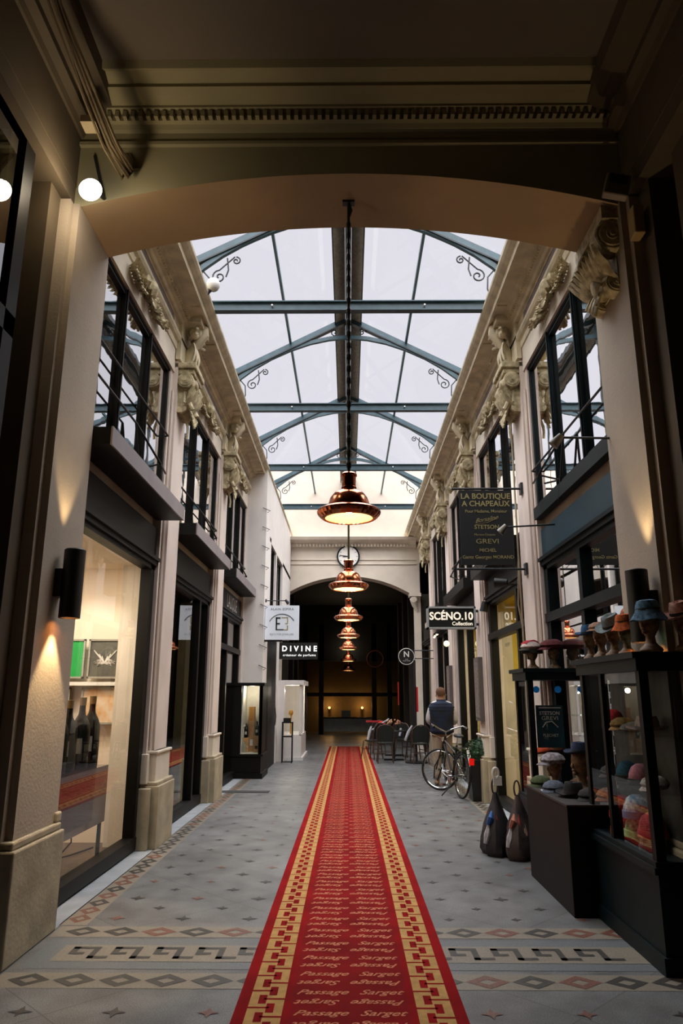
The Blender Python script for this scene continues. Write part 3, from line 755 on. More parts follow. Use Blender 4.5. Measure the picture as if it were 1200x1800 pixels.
# ================================================ LEFT SIDE OBJECTS
def wall_light(s, y, zc, label):
    root = thing('wall_light', label, 'wall light', (s*2.16, y, zc), 'black cylinder wall lights')
    b = MB(); X = s*2.0; b.lathe([(.0,.25),(.068,.25),(.075,.243),(.075,-.25),(.066,-.25),(.066,-.2),(0,-.2)], (X, y, zc), 28); b.build('cylinder_body', BLACKM, root, smooth=True)
    b = MB(); b.box(s*2.06, s*2.17, y-.06, y+.06, zc-.1, zc+.1); b.build('wall_bracket', BLACKM, root)
    b = MB(); b.lathe([(0,-.205),(.064,-.205)], (X, y, zc), 24); b.build('lens', mat('warm_lens','#ffd9a0',emit=6,var=0), root)
    light('SPOT', 'downlight', (X-s*.0, y, zc-.22), 60, (1,.72,.38), .03, (X, y, 0), radians(66), .25)
    light('SPOT', 'uplight', (X, y, zc+.27), 26, (1,.72,.38), .03, (X, y, 6), radians(60), .5)
wall_light(-1, 5.15, 2.38, 'black cylinder wall light shining up and down on the left portal pier')
wall_light(1, 4.98, 2.2, 'black cylinder wall light on the right portal pier behind the hats')
# bright flood light
FL = (-1.93, 4.62, 5.28)
root = thing('flood_light', 'glowing round flood lamp high in the left corner under the ceiling', 'lamp', FL)
b = MB(); b.lathe([(0,.06),(.05,.06),(.085,0),(.08,-.0),(0,.0)], FL, 24, 'z')
b.xf(Matrix.Translation(FL) @ Matrix.Rotation(radians(52), 4, 'X') @ Matrix.Rotation(radians(12), 4, 'Y') @ Matrix.Translation(-Vector(FL))); b.build('lamp_housing', BLACKM, root, smooth=True)
b = MB(); b.ball((FL[0], FL[1]-.02, FL[2]-.02), (.085,.06,.085), 20, 12); b.build('glowing_lens', mat('flood_lens','#fff2dc',emit=25,var=0), root, smooth=True)
b = MB(); b.tube([(FL[0],FL[1]+.04,FL[2]+.03),(FL[0],4.88,FL[2]+.12)], .015); b.tube([(FL[0],4.86,FL[2]+.12),(FL[0]-.1,4.86,FL[2]+.5)], .012); b.build('bracket', IROND, root)
light('POINT', 'flood', (FL[0]+.02, FL[1]-.14, FL[2]-.1), 9, (1,.78,.5), .06)
# cable bundle
root = thing('cable_bundle', 'bundle of loose grey-brown cables sagging from the ceiling corner above the flood lamp', 'cables', (-1.9, 4.2, 5.8))
rg = random.Random(2)
for i in range(8):
    o1, o2 = rg.uniform(-.05,.05), rg.uniform(-.05,.05)
    b = MB(); b.tube([(-1.83+o1, 2.4, 6.02+o2), (-1.85+o1, 3.1, 5.98+o2*.6), (-1.88+o1*.5, 3.7, 5.88+o2), (-1.86+o2*.8, 4.25, 5.78+o1), (-1.8+o2, 4.55, 5.62+o1*.7), (-1.74+o1*.8, 4.8, 5.56+o2), (-1.72+o1, 4.86, 5.66), (-1.8+o2, 4.87, 5.8)], .011, 6); b.build('cable', mat('grey_brown_cable','#5c4e36',.8), root)
b = MB(); b.box(-2.02,-1.9,4.5,4.62,5.78,5.84); b.cyl((-1.96,4.56,5.84),(-1.96,4.56,5.95),.02); tag(b.build('wall_bracket_box', mat('cream_plastic','#b0a182',.6)), 'small cream bracket box beside the sagging cables', 'bracket')
# dark shopfront at extreme left with lit lamp spot
root = thing('tall_storefront', 'dark framed tall window at the extreme left edge of the vestibule', 'shop front', (-2.3, 3.5, 0))
b = MB(); b.box(-2.3,-2.24,3.05,3.2,0,5.5); b.box(-2.3,-2.24,4.2,4.34,0,5.5); b.box(-2.3,-2.24,3.05,4.34,3.9,4.05); b.box(-2.3,-2.24,3.05,4.34,5.35,5.5); b.build('window_frame', BLACK, root)
b = MB(); b.quad((-2.27,3.2,0),(-2.27,4.2,0),(-2.27,4.2,5.35),(-2.27,3.2,5.35)); b.build('glass_pane', SHOPGD, root)

# gallery interior (left, first)
BOT = mat('dark_bottle_glass', '#060908', .2, var=.1, spec=.4); FOIL = mat('tan_cork_seal','#8d7346',.6); LAB = mat('pale_bottle_label','#b9b7ad',.7)
def bottle_proto(name, cat, body=BOT, foil=FOIL):
    root = thing(name, '', cat)
    b = MB(); b.lathe([(0,0),(.078,0),(.082,.02),(.082,.33),(.078,.37),(.06,.42),(.033,.47),(.028,.5),(.026,.6),(.03,.61),(.0,.61)], n=24); bb = b.build('bottle_body', body, root, smooth=True)
    b = MB(); b.lathe([(.03,.55),(.031,.62),(.0,.622)], n=16); b.build('seal', foil, bb, smooth=True)
    b = MB(); n = 8; V = []
    for i in range(n+1):
        a = -2.3+1.3*i/n; V += [(.0835*cos(a), .0835*sin(a), .14), (.0835*cos(a), .0835*sin(a), .27)]
    b.add(V, [(2*i, 2*i+2, 2*i+3, 2*i+1) for i in range(n)]); b.build('label_sticker', LAB, bb)
    return root
big = bottle_proto('wine_bottle', 'bottle'); KID[big.name] = [(c, kids(c)) for c in kids(big)]
TT = .93
for k, (x, y, sc) in enumerate([(-2.5,6.45,1.0),(-2.52,6.72,1.0),(-2.5,6.98,1.04),(-2.5,7.25,1.06)]):
    o = big if k == 0 else dup(big, (x,y,TT)); o.location = (x,y,TT); o.scale = (sc,)*3; o['group'] = 'big wine bottles in the gallery window'
    o['label'] = f'big dark wine bottle in the gallery window, {ORD[k]} from the front pier'
root = thing('low_dark_table', 'dark red-brown low table carrying the oversized wine bottles', 'table', (-2.7, 6.7, 0))
TBL = mat('glossy_dark_red_lacquer', '#4a1712', .15, var=.1, coat=.6)
b = MB(); b.box(-2.85,-2.38,5.75,7.5,.41,TT); b.build('table_top', TBL, root)
for x in (-2.41,-2.8):
    for y in (5.8,7.45): b = MB(); b.box(x-.015,x+.015,y-.015,y+.015,.03,.42); b.build('leg', BLACKM, root)
def picture(x0,x1,z0,z1,y,m1,label,frame=None,pat=None):
    root = thing('framed_picture', label, 'picture', ((x0+x1)/2, y, z0), 'pictures on the gallery wall')
    b = MB(); t=.02
    b.box(x0,x1,y-.03,y,z0,z0+t); b.box(x0,x1,y-.03,y,z1-t,z1); b.box(x0,x0+t,y-.03,y,z0,z1); b.box(x1-t,x1,y-.03,y,z0,z1); b.build('frame', frame or mat('silver_frame','#a09c92',.4), root)
    b = MB(); b.box(x0+t,x1-t,y-.012,y,z0+t,z1-t); b.build('picture_sheet', m1, root)
    if pat: pat(root, (x0+x1)/2, y-.016, (z0+z1)/2)
PW = 8.38
def butterfly(root, x, y, z):
    b = MB()
    for s in (-1,1):
        for i in range(9):
            a = radians(200-s*0)+i*.3; 
            b.tube([(x, y, z-.05), (x+s*(.08+.05*sin(i)), y-.004, z-.08+.022*i), (x+s*.03, y, z)], .006, 4)
    b.build('white_motif', WHT, root)
picture(-3.5,-3.02,1.78,2.22,PW,mat('green_print','#12a046',.6),'bright green picture beside the grey one on the gallery wall')
picture(-2.98,-2.6,1.78,2.22,PW,mat('grey_print','#5f5f55',.5,col2='#35352f'),'dark grey picture with white winged motif on the gallery wall',pat=butterfly)
picture(-3.02,-2.62,1.28,1.68,PW,mat('cream_orange_print','#e6d3bb',.6,col2='#d9a66b',scale=9),'pale picture with orange smudge below the grey one on the gallery wall')
picture(-3.5,-3.15,1.28,1.68,PW,mat('beige_print','#b7a58c',.6),'narrow beige picture at the low left of the gallery wall')
b = MB(); b.box(-3.6,-2.5,8.28,8.5,1.70,1.74); tag(b.build('picture_shelf', WHT), 'white shelf between the upper and lower gallery pictures', 'shelf')
b = MB(); b.box(-2.72,-2.64,8.48,8.495,.5,.58); b.lathe([(0,-.02),(.025,-.02),(.025,0)],(-2.68,8.48,.54),16,'y'); tag(b.build('wall_socket', WHT), 'white wall socket low on the gallery wall beside the window', 'socket')
b = MB(); b.tube([(-2.7,7.5,.42),(-2.72,7.6,.2),(-2.85,7.6,.05),(-2.8,7.8,.04),(-2.7,8.2,.04)], .008); tag(b.build('power_cable', BLACKM), 'thin black cable hanging under the bottle table', 'cable')
light('AREA', 'gallery_light', (-3.2, 6.9, 3.0), 60, (1,.84,.66), 1.3, (-3.2, 7.1, 0))
light('SPOT', 'picture_light', (-3.0, 7.4, 2.9), 45, (1,.9,.78), .05, (-3.0, 8.5, 1.7), radians(80), .6)
# second left shop: pouf
b = MB(); b.lathe([(0,0),(.26,0),(.3,.05),(.3,.36),(.26,.42),(0,.43)], (-2.75, 9.9, .03), 28); tag(b.build('round_pouf', mat('ivory_fabric','#d9d6c4',.8), smooth=True), 'round ivory pouf inside the second shop window on the left', 'pouf')
light('AREA', 'second_shop_light', (-3.4, 10.3, 3.0), 3, (1,.72,.4), .8, (-3.4,10.3,0))
b = MB(); b.box(-2.62,-2.5,11.2,11.5,.03,3.0); tag(b.build('cream_curtain', mat('cream_curtain','#cfc9ae',.9)), 'cream curtain panel at the far side of the second shop window on the left', 'curtain')
b = MB(); b.box(-2.9,-2.5,13.0,13.5,.03,2.9); tag(b.build('door_curtain', mat('cream_curtain','#cfc9ae',.9)), 'pale panel behind the glass of the third shop on the left', 'curtain')
light('AREA', 'door_shop_light', (-3.2, 13.6, 2.9), 6, (1,.85,.65), .8, (-3.2,13.6,0))
# black display case under the white wall
root = thing('black_display_case', 'black display case with lit window of bottles and wooden boxes', 'display case', (-2.0, 15.35, 0))
b = MB(); b.box(-2.5,-1.74,15.0,15.06,0,.42); b.box(-2.5,-1.74,15.06,16.0,0,.42); b.box(-2.5,-1.70,14.96,16.0,0,.1); b.box(-2.5,-1.7,14.97,16,.42,.46); b.build('base_cabinet', BLACK, root)
b = MB(); b.box(-2.5,-2.16,15.0,16.0,.46,1.78); b.box(-1.8,-1.74,15.0,15.08,.46,1.78); b.box(-2.5,-1.74,15.9,16.0,.46,1.78); b.box(-1.78,-1.74,15.0,16.0,.46,1.78); b.box(-2.5,-1.7,14.97,16,1.78,1.84); b.build('case_frame', BLACK, root)
b = MB(); b.box(-2.16,-1.8,15.7,15.72,.46,1.78); b.box(-2.16,-2.14,15.08,15.7,.46,1.78); b.box(-2.16,-1.8,15.05,15.7,.46,.48); b.build('lining', mat('pale_case_lining','#e4ddcc',.8), root)
b = MB(); b.quad((-2.16,15.04,.48),(-1.8,15.04,.48),(-1.8,15.04,1.78),(-2.16,15.04,1.78)); b.build('glass_pane', CASEG, root)
light('POINT', 'case_light', (-1.98, 15.3, 1.7), 8, (1,.9,.72), .05)
WD = mat('pale_pine_box', '#c99a67', .6, var=.25, scale=12)
for i, (x, y, z, w, h, m_, lb) in enumerate([(-2.08,15.25,.48,.13,.28,WD,'pine wine box with white stripe at the low left of the black display case'),(-1.98,15.4,.48,.1,.6,WD,'tall slim pine wine box in the middle of the black display case'),(-1.86,15.25,.48,.1,.32,WD,'open pine box holding a bottle at the right of the black display case'),(-2.0,15.5,.48,.12,.88,mat('amber_box','#b5803f',.5),'amber bottle box tallest in the black display case')]):
    root = thing('wooden_wine_box', lb, 'box', (x,y,z), 'boxes in the black display case')
    b = MB(); b.box(x-w/2,x+w/2,y-.05,y+.05,z,z+h); b.build('box_body', m_, root, bevel=.004)
    b = MB(); b.bar((x-w*.4,y-.054,z+h*.7),(x+w*.4,y-.054,z+h*.35),.004,.02,up=(0,1,0)) if i == 0 else b.box(x-w*.3,x+w*.3,y-.054,y-.05,z+h*.2,z+h*.4); b.build('box_marking', WHT if i != 2 else BLACKM, root)
sb = bottle_proto('champagne_bottle', 'bottle', foil=BLACKM); KID[sb.name] = [(c, kids(c)) for c in kids(sb)]
for k,(x,y,z,lb) in enumerate([(-2.08,15.25,.76,'small dark bottle standing on the left pine box in the black display case'),(-1.86,15.25,.8,'small dark bottle standing on the right pine box in the black display case')]):
    o = sb if k == 0 else dup(sb,(x,y,z)); o.location=(x,y,z); o.scale=(.45,)*3; o['label']=lb; o['group']='small bottles in the black display case'
# door mat strip
b = MB(); b.box(-2.28,-1.35,12.9,13.12,.002,.012); tag(b.build('door_mat', mat('dark_grey_mat','#3f3f3e',.9)), 'thin dark grey mat on the floor before the third left shop', 'mat')
# white showcases further back
root = thing('white_shop_cabinet', 'tall white glazed shop cabinet with lit shelves, far left', 'display case', (-1.6, 20, 0))
WP_ = mat('white_paint', '#dcd8d4', .5, var=.05)
b = MB(); b.box(-1.85,-1.62,18.75,19.0,0,1.95); b.box(-1.85,-1.2,19.1,21.2,0,.62); b.box(-1.85,-1.15,19.05,21.25,1.85,1.97); b.box(-1.85,-1.15,19.05,21.25,0,.08)
for y in (19.1,19.75,20.4,21.1): b.box(-1.26,-1.2,y,y+.06,.6,1.9)
b.box(-1.85,-1.2,21.1,21.2,.6,1.9); b.box(-1.85,-1.8,19.1,21.1,.6,1.9); b.build('cabinet_frame', WP_, root)
b = MB(); b.quad((-1.22,19.1,.62),(-1.22,21.1,.62),(-1.22,21.1,1.85),(-1.22,19.1,1.85)); b.quad((-1.8,19.12,.62),(-1.22,19.12,.62),(-1.22,19.12,1.85),(-1.8,19.12,1.85)); b.build('glass_pane', CASEG, root)
light('POINT', 'white_cabinet_light', (-1.5, 19.9, 1.7), 16, (1,.86,.68), .05)
b = MB(); b.ball((-1.5,19.5,1.15),(.06,.06,.08)); b.cyl((-1.5,19.5,.62),(-1.5,19.5,1.1),.02); tag(b.build('perfume_display', mat('amber_glow','#e0a040',.4)), 'small amber bottle on a stem inside the white cabinet', 'bottle')
root = thing('metal_rack_stand', 'slim black open metal stand beside the white shop cabinet', 'stand', (-1.5, 18.9, 0))
for i,(x,y) in enumerate([(-1.62,18.35),(-1.38,18.35),(-1.62,18.6),(-1.38,18.6)]): b = MB(); b.box(x-.01,x+.01,y-.01,y+.01,0,.95); b.build('leg', BLACKM, root)
for z in (.02,.6,.93): b = MB(); b.box(-1.63,-1.37,18.34,18.61,z,z+.03) if z > .1 else b.box(-1.63,-1.37,18.34,18.36,z,z+.02); b.build('shelf', BLACKM, root)
b = MB(); b.box(-1.6,-1.42,18.4,18.5,.96,1.05); tag(b.build('bottle_box', BLACKM), 'small black object on top of the slim metal stand', 'box')
# ================================================ SIGNS
ST = mat('steel', '#b5b5b5', .3, 1)
# hat shop banner
root = thing('hat_shop_banner', 'black hanging cloth banner of the hat shop with gold lettering, on the right', 'sign', (1.7, 8.62, 3.1))
YB = 8.62
b = MB(); b.box(1.37,2.02,YB-.006,YB+.006,3.13,4.07); b.build('banner_cloth', mat('black_banner_cloth','#16181a',.8), root)
b = MB(); yt = YB-.0085
X_ = (1,0,0); Z_ = (0,0,1); cx = 1.695
b.text('LA BOUTIQUE',(cx,yt,3.99),X_,Z_,.098,bold=.02,sx=.98); b.text('A CHAPEAUX',(cx,yt,3.895),X_,Z_,.098,bold=.02,sx=.98)
b.text('Pour Madame, Monsieur',(cx,yt,3.80),X_,Z_,.052,bold=.008)
b.text('Borsalino',(cx,yt,3.70),(1,0,.18),Z_,.075,shear=.5); b.tube([(1.56,yt,3.635),(1.7,yt,3.655),(1.8,yt,3.70),(1.84,yt,3.74)],.003,4)
b.text('STETSON',(cx,yt,3.60),X_,Z_,.072,bold=.015); b.text('Marone-Cinzano',(cx-.03,yt,3.505),X_,Z_,.038)
b.text('GREVI',(cx,yt,3.42),X_,Z_,.085,sx=1.25); b.text('MICHEL',(cx,yt,3.31),X_,Z_,.06,bold=.01); b.text('Gants Georges MORAND',(cx,yt,3.225),X_,Z_,.058,bold=.008)
b.build('gold_lettering', GOLD, root)
for z in (4.09, 3.08):
    b = MB(); b.cyl((1.28 if z > 4 else 1.31,YB,z),(2.16,YB,z),.014); b.box(2.13,2.165,YB-.05,YB+.05,z-.07,z+.07); b.build('pole', IROND, root)
b = MB()
for i in range(6): b.tube([(1.42+i*.11,YB,3.13),(1.42+i*.11+(.05 if i%2 else -.02),YB,3.085)],.004,4)
b.build('lacing', BLACKM, root)
def spot_arm(a, e, label, m=IROND, white=False):
    root = thing('arm_spotlight', label, 'spotlight', a, 'small arm spotlights above the signs'); a, e = Vector(a), Vector(e)
    b = MB(); b.tube([a, e], .01, 6); b.cyl(a-(e-a).normalized()*.005, a+(e-a).normalized()*.03, .035); b.build('arm', m, root)
    b = MB(); b.cyl(e+Vector((0,0,.02)), e+Vector((-.07 if e.x>0 else .07,.02,-.06)), .025, .045); b.build('lamp_head', mat('aged_white_lamp','#8f887c',.5) if white else m, root, smooth=True)
spot_arm((2.3,7.7,3.42),(1.74,7.75,3.4),'thin arm spotlight with pale head in front of the hat shop banner',white=True)
spot_arm((2.16,5.52,3.62),(1.72,5.5,3.62),'thin arm spotlight reaching left from the right portal pier before the upper window',white=True)
spot_arm((-1.78,15.4,3.56),(-1.35,15.4,3.56),'black arm spotlight above the white square sign on the left')
def big_spot(p, d, label, m=BLACKM):
    root = thing('wall_spotlight', label, 'spotlight', p, 'black wall spotlights on the right'); p, d = Vector(p), Vector(d).normalized()
    b = MB(); b.cyl(p, p+d*.16, .05, .065, 18); b.build('lamp_head', m, root, smooth=True)
    b = MB(); b.cyl(p+d*.161, p+d*.163, .05, n=18); b.build('lens', mat('pale_lens','#b9b9b0',.3), root)
    b = MB(); b.tube([p+Vector((.14,0,-.02)), p+Vector((0,0,-.02))], .012); b.build('bracket', m, root)
big_spot((2.2,11.6,3.06),(-.2,.1,-1),'black wall spotlight on the pilaster right of the lit shop sign')
big_spot((2.04,9.2,3.0),(-.7,.3,.05),'black wall spotlight beneath the hat shop banner')
# Sceno sign
root = thing('lightbox_sign', 'black rectangular shop sign with white lettering and grey frame on the right', 'sign', (1.7, 12.05, 2.67))
b = MB(); b.box(1.31,2.1,12.0,12.1,2.67,3.02); b.build('sign_box', mat('sign_black','#0d0f0d',.4), root)
b = MB()
for q in ((1.3,2.11,2.66,2.69),(1.3,2.11,3.0,3.03),(1.3,1.33,2.66,3.03),(2.08,2.11,2.66,3.03)): b.box(q[0],q[1],11.98,12.11,q[2],q[3])
b.build('frame', mat('grey_sign_frame','#9fa3a3',.4), root)
b = MB(); b.text('SCÉNO.10',(1.7,11.985,2.865),X_,Z_,.175,bold=.028,sx=.92); b.text('Collection',(1.88,11.985,2.745),X_,Z_,.085,bold=.02,sx=.95); b.build('sign_lettering', mat('lit_white_lettering','#fff6e2',emit=.5,var=0), root)
b = MB(); b.box(2.1,2.17,12.03,12.07,2.72,2.76); b.box(2.1,2.17,12.03,12.07,2.94,2.98); b.build('bracket', IROND, root)
# white square sign
root = thing('square_hanging_sign', 'white square jeweller sign with black letter E hanging from the white wall, left', 'sign', (-1.4, 15.4, 2.74))
b = MB(); b.box(-1.77,-1.05,15.35,15.45,2.73,3.45); b.build('sign_panel', mat('cool_white_sign','#dfe6ee',.4,emit=.12,var=.02), root)
SB = mat('sign_dark_print','#1b1b1b',.5); b = MB(); yt = 15.345
b.text('ALAIN ESPIRA',(-1.41,yt,3.37),X_,Z_,.068,spacing=1.2)
b.tube([(-1.41+.3*sin(radians(a))*1.0, yt, 3.0+.3*cos(radians(a))-.03) for a in range(-62,63,8)], .008, 4)
for q in ((-1.54,-1.51,2.93,3.2),(-1.54,-1.44,3.17,3.2),(-1.54,-1.45,3.05,3.08),(-1.54,-1.37,2.93,2.95)): b.box(q[0],q[1],yt-.002,yt+.002,q[2],q[3])
b.build('black_print', SB, root)
b = MB()
for q in ((-1.42,-1.28,3.185,3.2),(-1.3,-1.28,3.08,3.2),(-1.37,-1.28,2.93,2.945),(-1.3,-1.28,2.93,3.03),(-1.34,-1.28,3.06,3.075)): b.box(q[0],q[1],yt-.002,yt+.002,q[2],q[3])
b.build('gold_print', mat('sign_gold','#a39350',.5), root)
b = MB(); b.text('BIJOUTIER JOAILLIER',(-1.41,yt,2.84),X_,Z_,.055); b.build('grey_print', mat('sign_grey','#8a8f98',.5), root)
b = MB(); b.box(-1.8,-1.4,15.38,15.42,2.69,2.73); b.build('bracket', IROND, root)
# DIVINE
root = thing('divine_sign', 'black wide sign with glowing white capitals below the white square sign', 'sign', (-1.3, 19, 2.5))
b = MB(); b.box(-1.86,-.8,18.95,19.05,2.5,2.92); b.build('sign_box', mat('sign_black','#0d0f0d',.4), root)
LT = mat('bright_white_lettering','#ffffff',emit=.9,var=0)
b = MB(); b.text('DIVINE',(-1.27,18.945,2.76),X_,Z_,.19,bold=.03,spacing=1.7,sx=.98); b.text('créateur de parfums',(-1.27,18.945,2.6),X_,Z_,.085,bold=.006,sx=1.05,spacing=1.15); b.build('sign_lettering', LT, root)
# N sign
root = thing('round_sign', 'round black sign with white ring and letter N near the cafe tables', 'sign', (1.47, 18.6, 2.5))
b = MB(); b.lathe([(0,-.03),(.2,-.03),(.2,.03),(0,.03)], (1.47,18.6,2.55), 40, 'y'); b.build('sign_disc', mat('sign_black','#0d0f0d',.4), root)
b = MB(); b.tube([(1.47+.2*cos(a*pi/20),18.565,2.55+.2*sin(a*pi/20)) for a in range(40)], .008, 5, closed=True); b.text('N',(1.47,18.56,2.6),X_,Z_,.2,bold=.02); b.text('CAFÉ',(1.47,18.56,2.48),X_,Z_,.03); b.text('DE BAYONNE',(1.47,18.56,2.44),X_,Z_,.03); b.build('white_print', WHT, root)
for z in (2.5,2.7): b = MB(); b.cyl((1.66,18.6,z),(2.16,18.6,z),.012); b.build('bracket', IROND, root)
# clock
root = thing('wall_clock', 'round white wall clock with dark rim on the far white wall', 'clock', (0, YEND-.05, 5.7))
CZ = 5.76; cyy = YEND-.06
b = MB(); b.lathe([(0,.05),(.31,.05),(.31,-.03),(.34,-.05),(.36,0),(.34,.05)], (0,cyy,CZ), 44, 'y'); b.build('clock_rim', TEALD, root, smooth=True)
b = MB(); b.lathe([(.31,-.02),(0,-.021)], (0,cyy,CZ), 44, 'y'); cd = b.build('clock_dial', WHT, root)
b = MB()
for i in range(12):
    a = i*pi/6; b.bar((.25*cos(a),cyy-.026,CZ+.25*sin(a)),(.29*cos(a),cyy-.026,CZ+.29*sin(a)),.004,.014,up=(sin(a),0,-cos(a)))
b.build('hour_marks', SB, cd)
for L_, a, w in ((.27,radians(172),.02),(.17,radians(183),.026)): b = MB(); b.bar((.04,cyy-.03,CZ),(L_*cos(a),cyy-.03,CZ+L_*sin(a)),.004,w); b.build('clock_hand', SB, root)

# sensor box and plaque top right
root = thing('sensor_box', 'small grey-beige alarm box tilted on the wall in the upper right corner', 'alarm box', (2.0,4.6,5.2))
mt = Matrix.Translation((2.0,4.62,5.28)) @ Matrix.Rotation(radians(-20),4,'X') @ Matrix.Rotation(radians(18),4,'Y')
b = MB(); b.box(-.09,.09,-.03,.03,-.14,.14); b.xf(mt); b.build('housing', mat('beige_plastic','#8f8172',.5), root, bevel=.012)
b = MB(); b.box(-.065,.065,-.034,-.03,0,.11); b.xf(mt); b.build('dark_screen', SB, root)
b = MB(); b.tube([mt @ Vector((0,.03,0)), (2.05,4.88,5.4)], .02); b.build('bracket', IROND, root)
b = MB(); b.box(2.12,2.2,4.66,4.78,4.92,5.16); tag(b.build('junction_box', mat('tan_plastic','#a98f5c',.6), bevel=.01), 'small tan junction box on the right wall beneath the alarm box', 'box')
root = thing('cornice_globe_light', 'white glass globe light on the left cornice by the first roof truss', 'lamp', (-1.72,7.6,6.5))
b = MB(); b.ball((-1.7,8.05,6.6),(.085,.085,.09),18,12); b.build('glass_globe', mat('milk_glass','#e5e3e0',.3), root, smooth=True); b = MB(); b.cyl((-1.78,8.05,6.48),(-1.72,8.05,6.55),.03); b.build('base', IROND, root)

# ================================================ HATS
def head(name='mannequin_head'):
    root = thing(name, '', 'mannequin head')
    b = MB(); b.lathe([(0,0),(.085,0),(.095,.012),(.09,.03),(.06,.055),(.042,.08),(.038,.13),(.05,.16),(.065,.19),(.074,.23),(.076,.27),(.068,.32),(.04,.355),(0,.365)], n=22)
    b.v = [(x*(1.18 if z>.15 else 1), y*(1.0), z) for x,y,z in b.v]
    b.ball((-.088,0,.225),(.018,.014,.022)); b.ball((-.076,0,.19),(.02,.025,.01)); b.ball((-.07,0,.165),(.02,.022,.02))
    b.build('head_bust', mat('worn_beige_mannequin','#9c7f5f',.6,col2='#5f4734',scale=25), root, smooth=True); return root
hd = head(); KID[hd.name] = [(c, kids(c)) for c in kids(hd)]; HD = [0]
HG = 'mannequin heads wearing hats'
def put_head(loc, rz, label, sc=1.0):
    o = hd if HD[0] == 0 else dup(hd, loc); HD[0] += 1; o.location = loc; o.rotation_euler.z = rz; o.scale = (sc,)*3; o['label'] = label; o['group'] = HG; return o
def hat(kind, loc, rz, col, label, col2=None, tilt=0, sc=1.0, band='#201c18'):
    root = thing(kind, label, {'bucket_hat':'hat','flat_cap':'cap','beanie':'beanie','fedora':'hat','beret':'beret','striped_cap':'cap'}[kind], loc, 'hats of the hat shop')
    m = mat('felt_'+col[1:]+(col2 or '')[1:], col, .9, var=.35, scale=30, bump=.4, bscale=120, col2=col2); bm = mat('band_'+band[1:], band, .8)
    root.location = loc; root.rotation_euler = (0, tilt, rz); root.scale = (sc,)*3
    def put(b, nme, mm):
        o = b.build(nme, mm, None, smooth=True); o.parent = root; return o
    if kind == 'bucket_hat':
        b = MB(); b.lathe([(0,.12),(.05,.12),(.08,.11),(.092,.08),(.1,.03)], n=26); put(b,'crown',m)
        b = MB(); b.lathe([(.099,.04),(.102,.025),(.125,-.01),(.15,-.045),(.152,-.05),(.148,-.05),(.12,-.015),(.098,.02)], n=30); b.v=[(x,y,z+.006*sin(5*math.atan2(y,x))) for x,y,z in b.v]; put(b,'brim',m)
        b = MB(); b.lathe([(.1005,.03),(.099,.048)], n=26); put(b,'hat_band',bm)
    elif kind == 'fedora':
        b = MB(); b.lathe([(0,.1),(.045,.115),(.075,.11),(.088,.07),(.098,.0)], n=28); b.v=[(x*1.12,y,z-(.025*max(0,1-abs(y)/.03) if z>.09 else 0)) for x,y,z in b.v]; put(b,'crown',m)
        b = MB(); b.lathe([(.095,.004),(.13,-.004),(.165,.012),(.168,.014),(.165,.006),(.13,-.01),(.095,-.006)], n=32); b.v=[(x*1.1,y,z+abs(y)*.12-.1*max(0,-x-.08)) for x,y,z in b.v]; put(b,'brim',m)
        b = MB(); b.lathe([(.099,.004),(.095,.03)], n=28); b.v=[(x*1.13,y,z) for x,y,z in b.v]; put(b,'hat_band',bm)
    elif kind in ('flat_cap','striped_cap'):
        b = MB(); b.lathe([(0,.085),(.05,.082),(.09,.06),(.108,.025),(.098,0),(.09,-.01)], n=28); b.v=[(x*1.15-.015,y,z-(.25*max(0,-x))*z/.08*.4) for x,y,z in b.v]; put(b,'crown',m)
        b = MB(); V=[]; n=12
        for i in range(n+1):
            a=pi*(.68+.64*i/n); V += [(.105*cos(a)*1.1,.1*sin(a),.008),(.155*cos(a)*1.18,.1*sin(a),-.02),(.155*cos(a)*1.18,.1*sin(a),-.026),(.105*cos(a)*1.1,.1*sin(a),-.002)]
        b.add(V,[(4*i+k,4*i+(k+1)%4,4*i+4+(k+1)%4,4*i+4+k) for i in range(n) for k in range(4)]+[(3,2,1,0),(4*n,4*n+1,4*n+2,4*n+3)]); put(b,'peak',m if kind=='flat_cap' else bm)
        if kind == 'striped_cap':
            b = MB()
            for j in range(5):
                yy=-.06+.03*j; b.tube([(-.1+.2*t-.015,yy*(1-abs(t-.5)*.5),.055+.04*sin(pi*t)) for t in [i/8 for i in range(9)]],.006,5)
            put(b,'stripes',mat('red_stripes','#c0303c',.8))
            b = MB(); b.lathe([(.1,.0),(.112,.0),(.112,-.05),(.1,-.05)],n=24); b.v=[(x*1.12,y,z) for x,y,z in b.v]; put(b,'ear_flap',bm)
    elif kind == 'beanie':
        b = MB(); b.lathe([(0,.15),(.03,.148),(.07,.12),(.092,.07),(.1,.02),(.1,0)], n=40, flute=.012); put(b,'crown',m)
        b = MB(); b.lathe([(.1,.03),(.107,.03),(.109,-.02),(.1,-.02)], n=40, flute=.012); put(b,'cuff',bm)
    elif kind == 'beret':
        b = MB(); b.lathe([(0,.05),(.06,.05),(.12,.03),(.135,.01),(.11,-.008),(.08,-.01),(.08,-.02)], n=28); b.v=[(x,y,z+x*.15) for x,y,z in b.v]; put(b,'beret_body',m)
        b = MB(); b.cyl((0,0,.05),(0,0,.065),.004); put(b,'stalk',m)
    return root
CT = 1.875
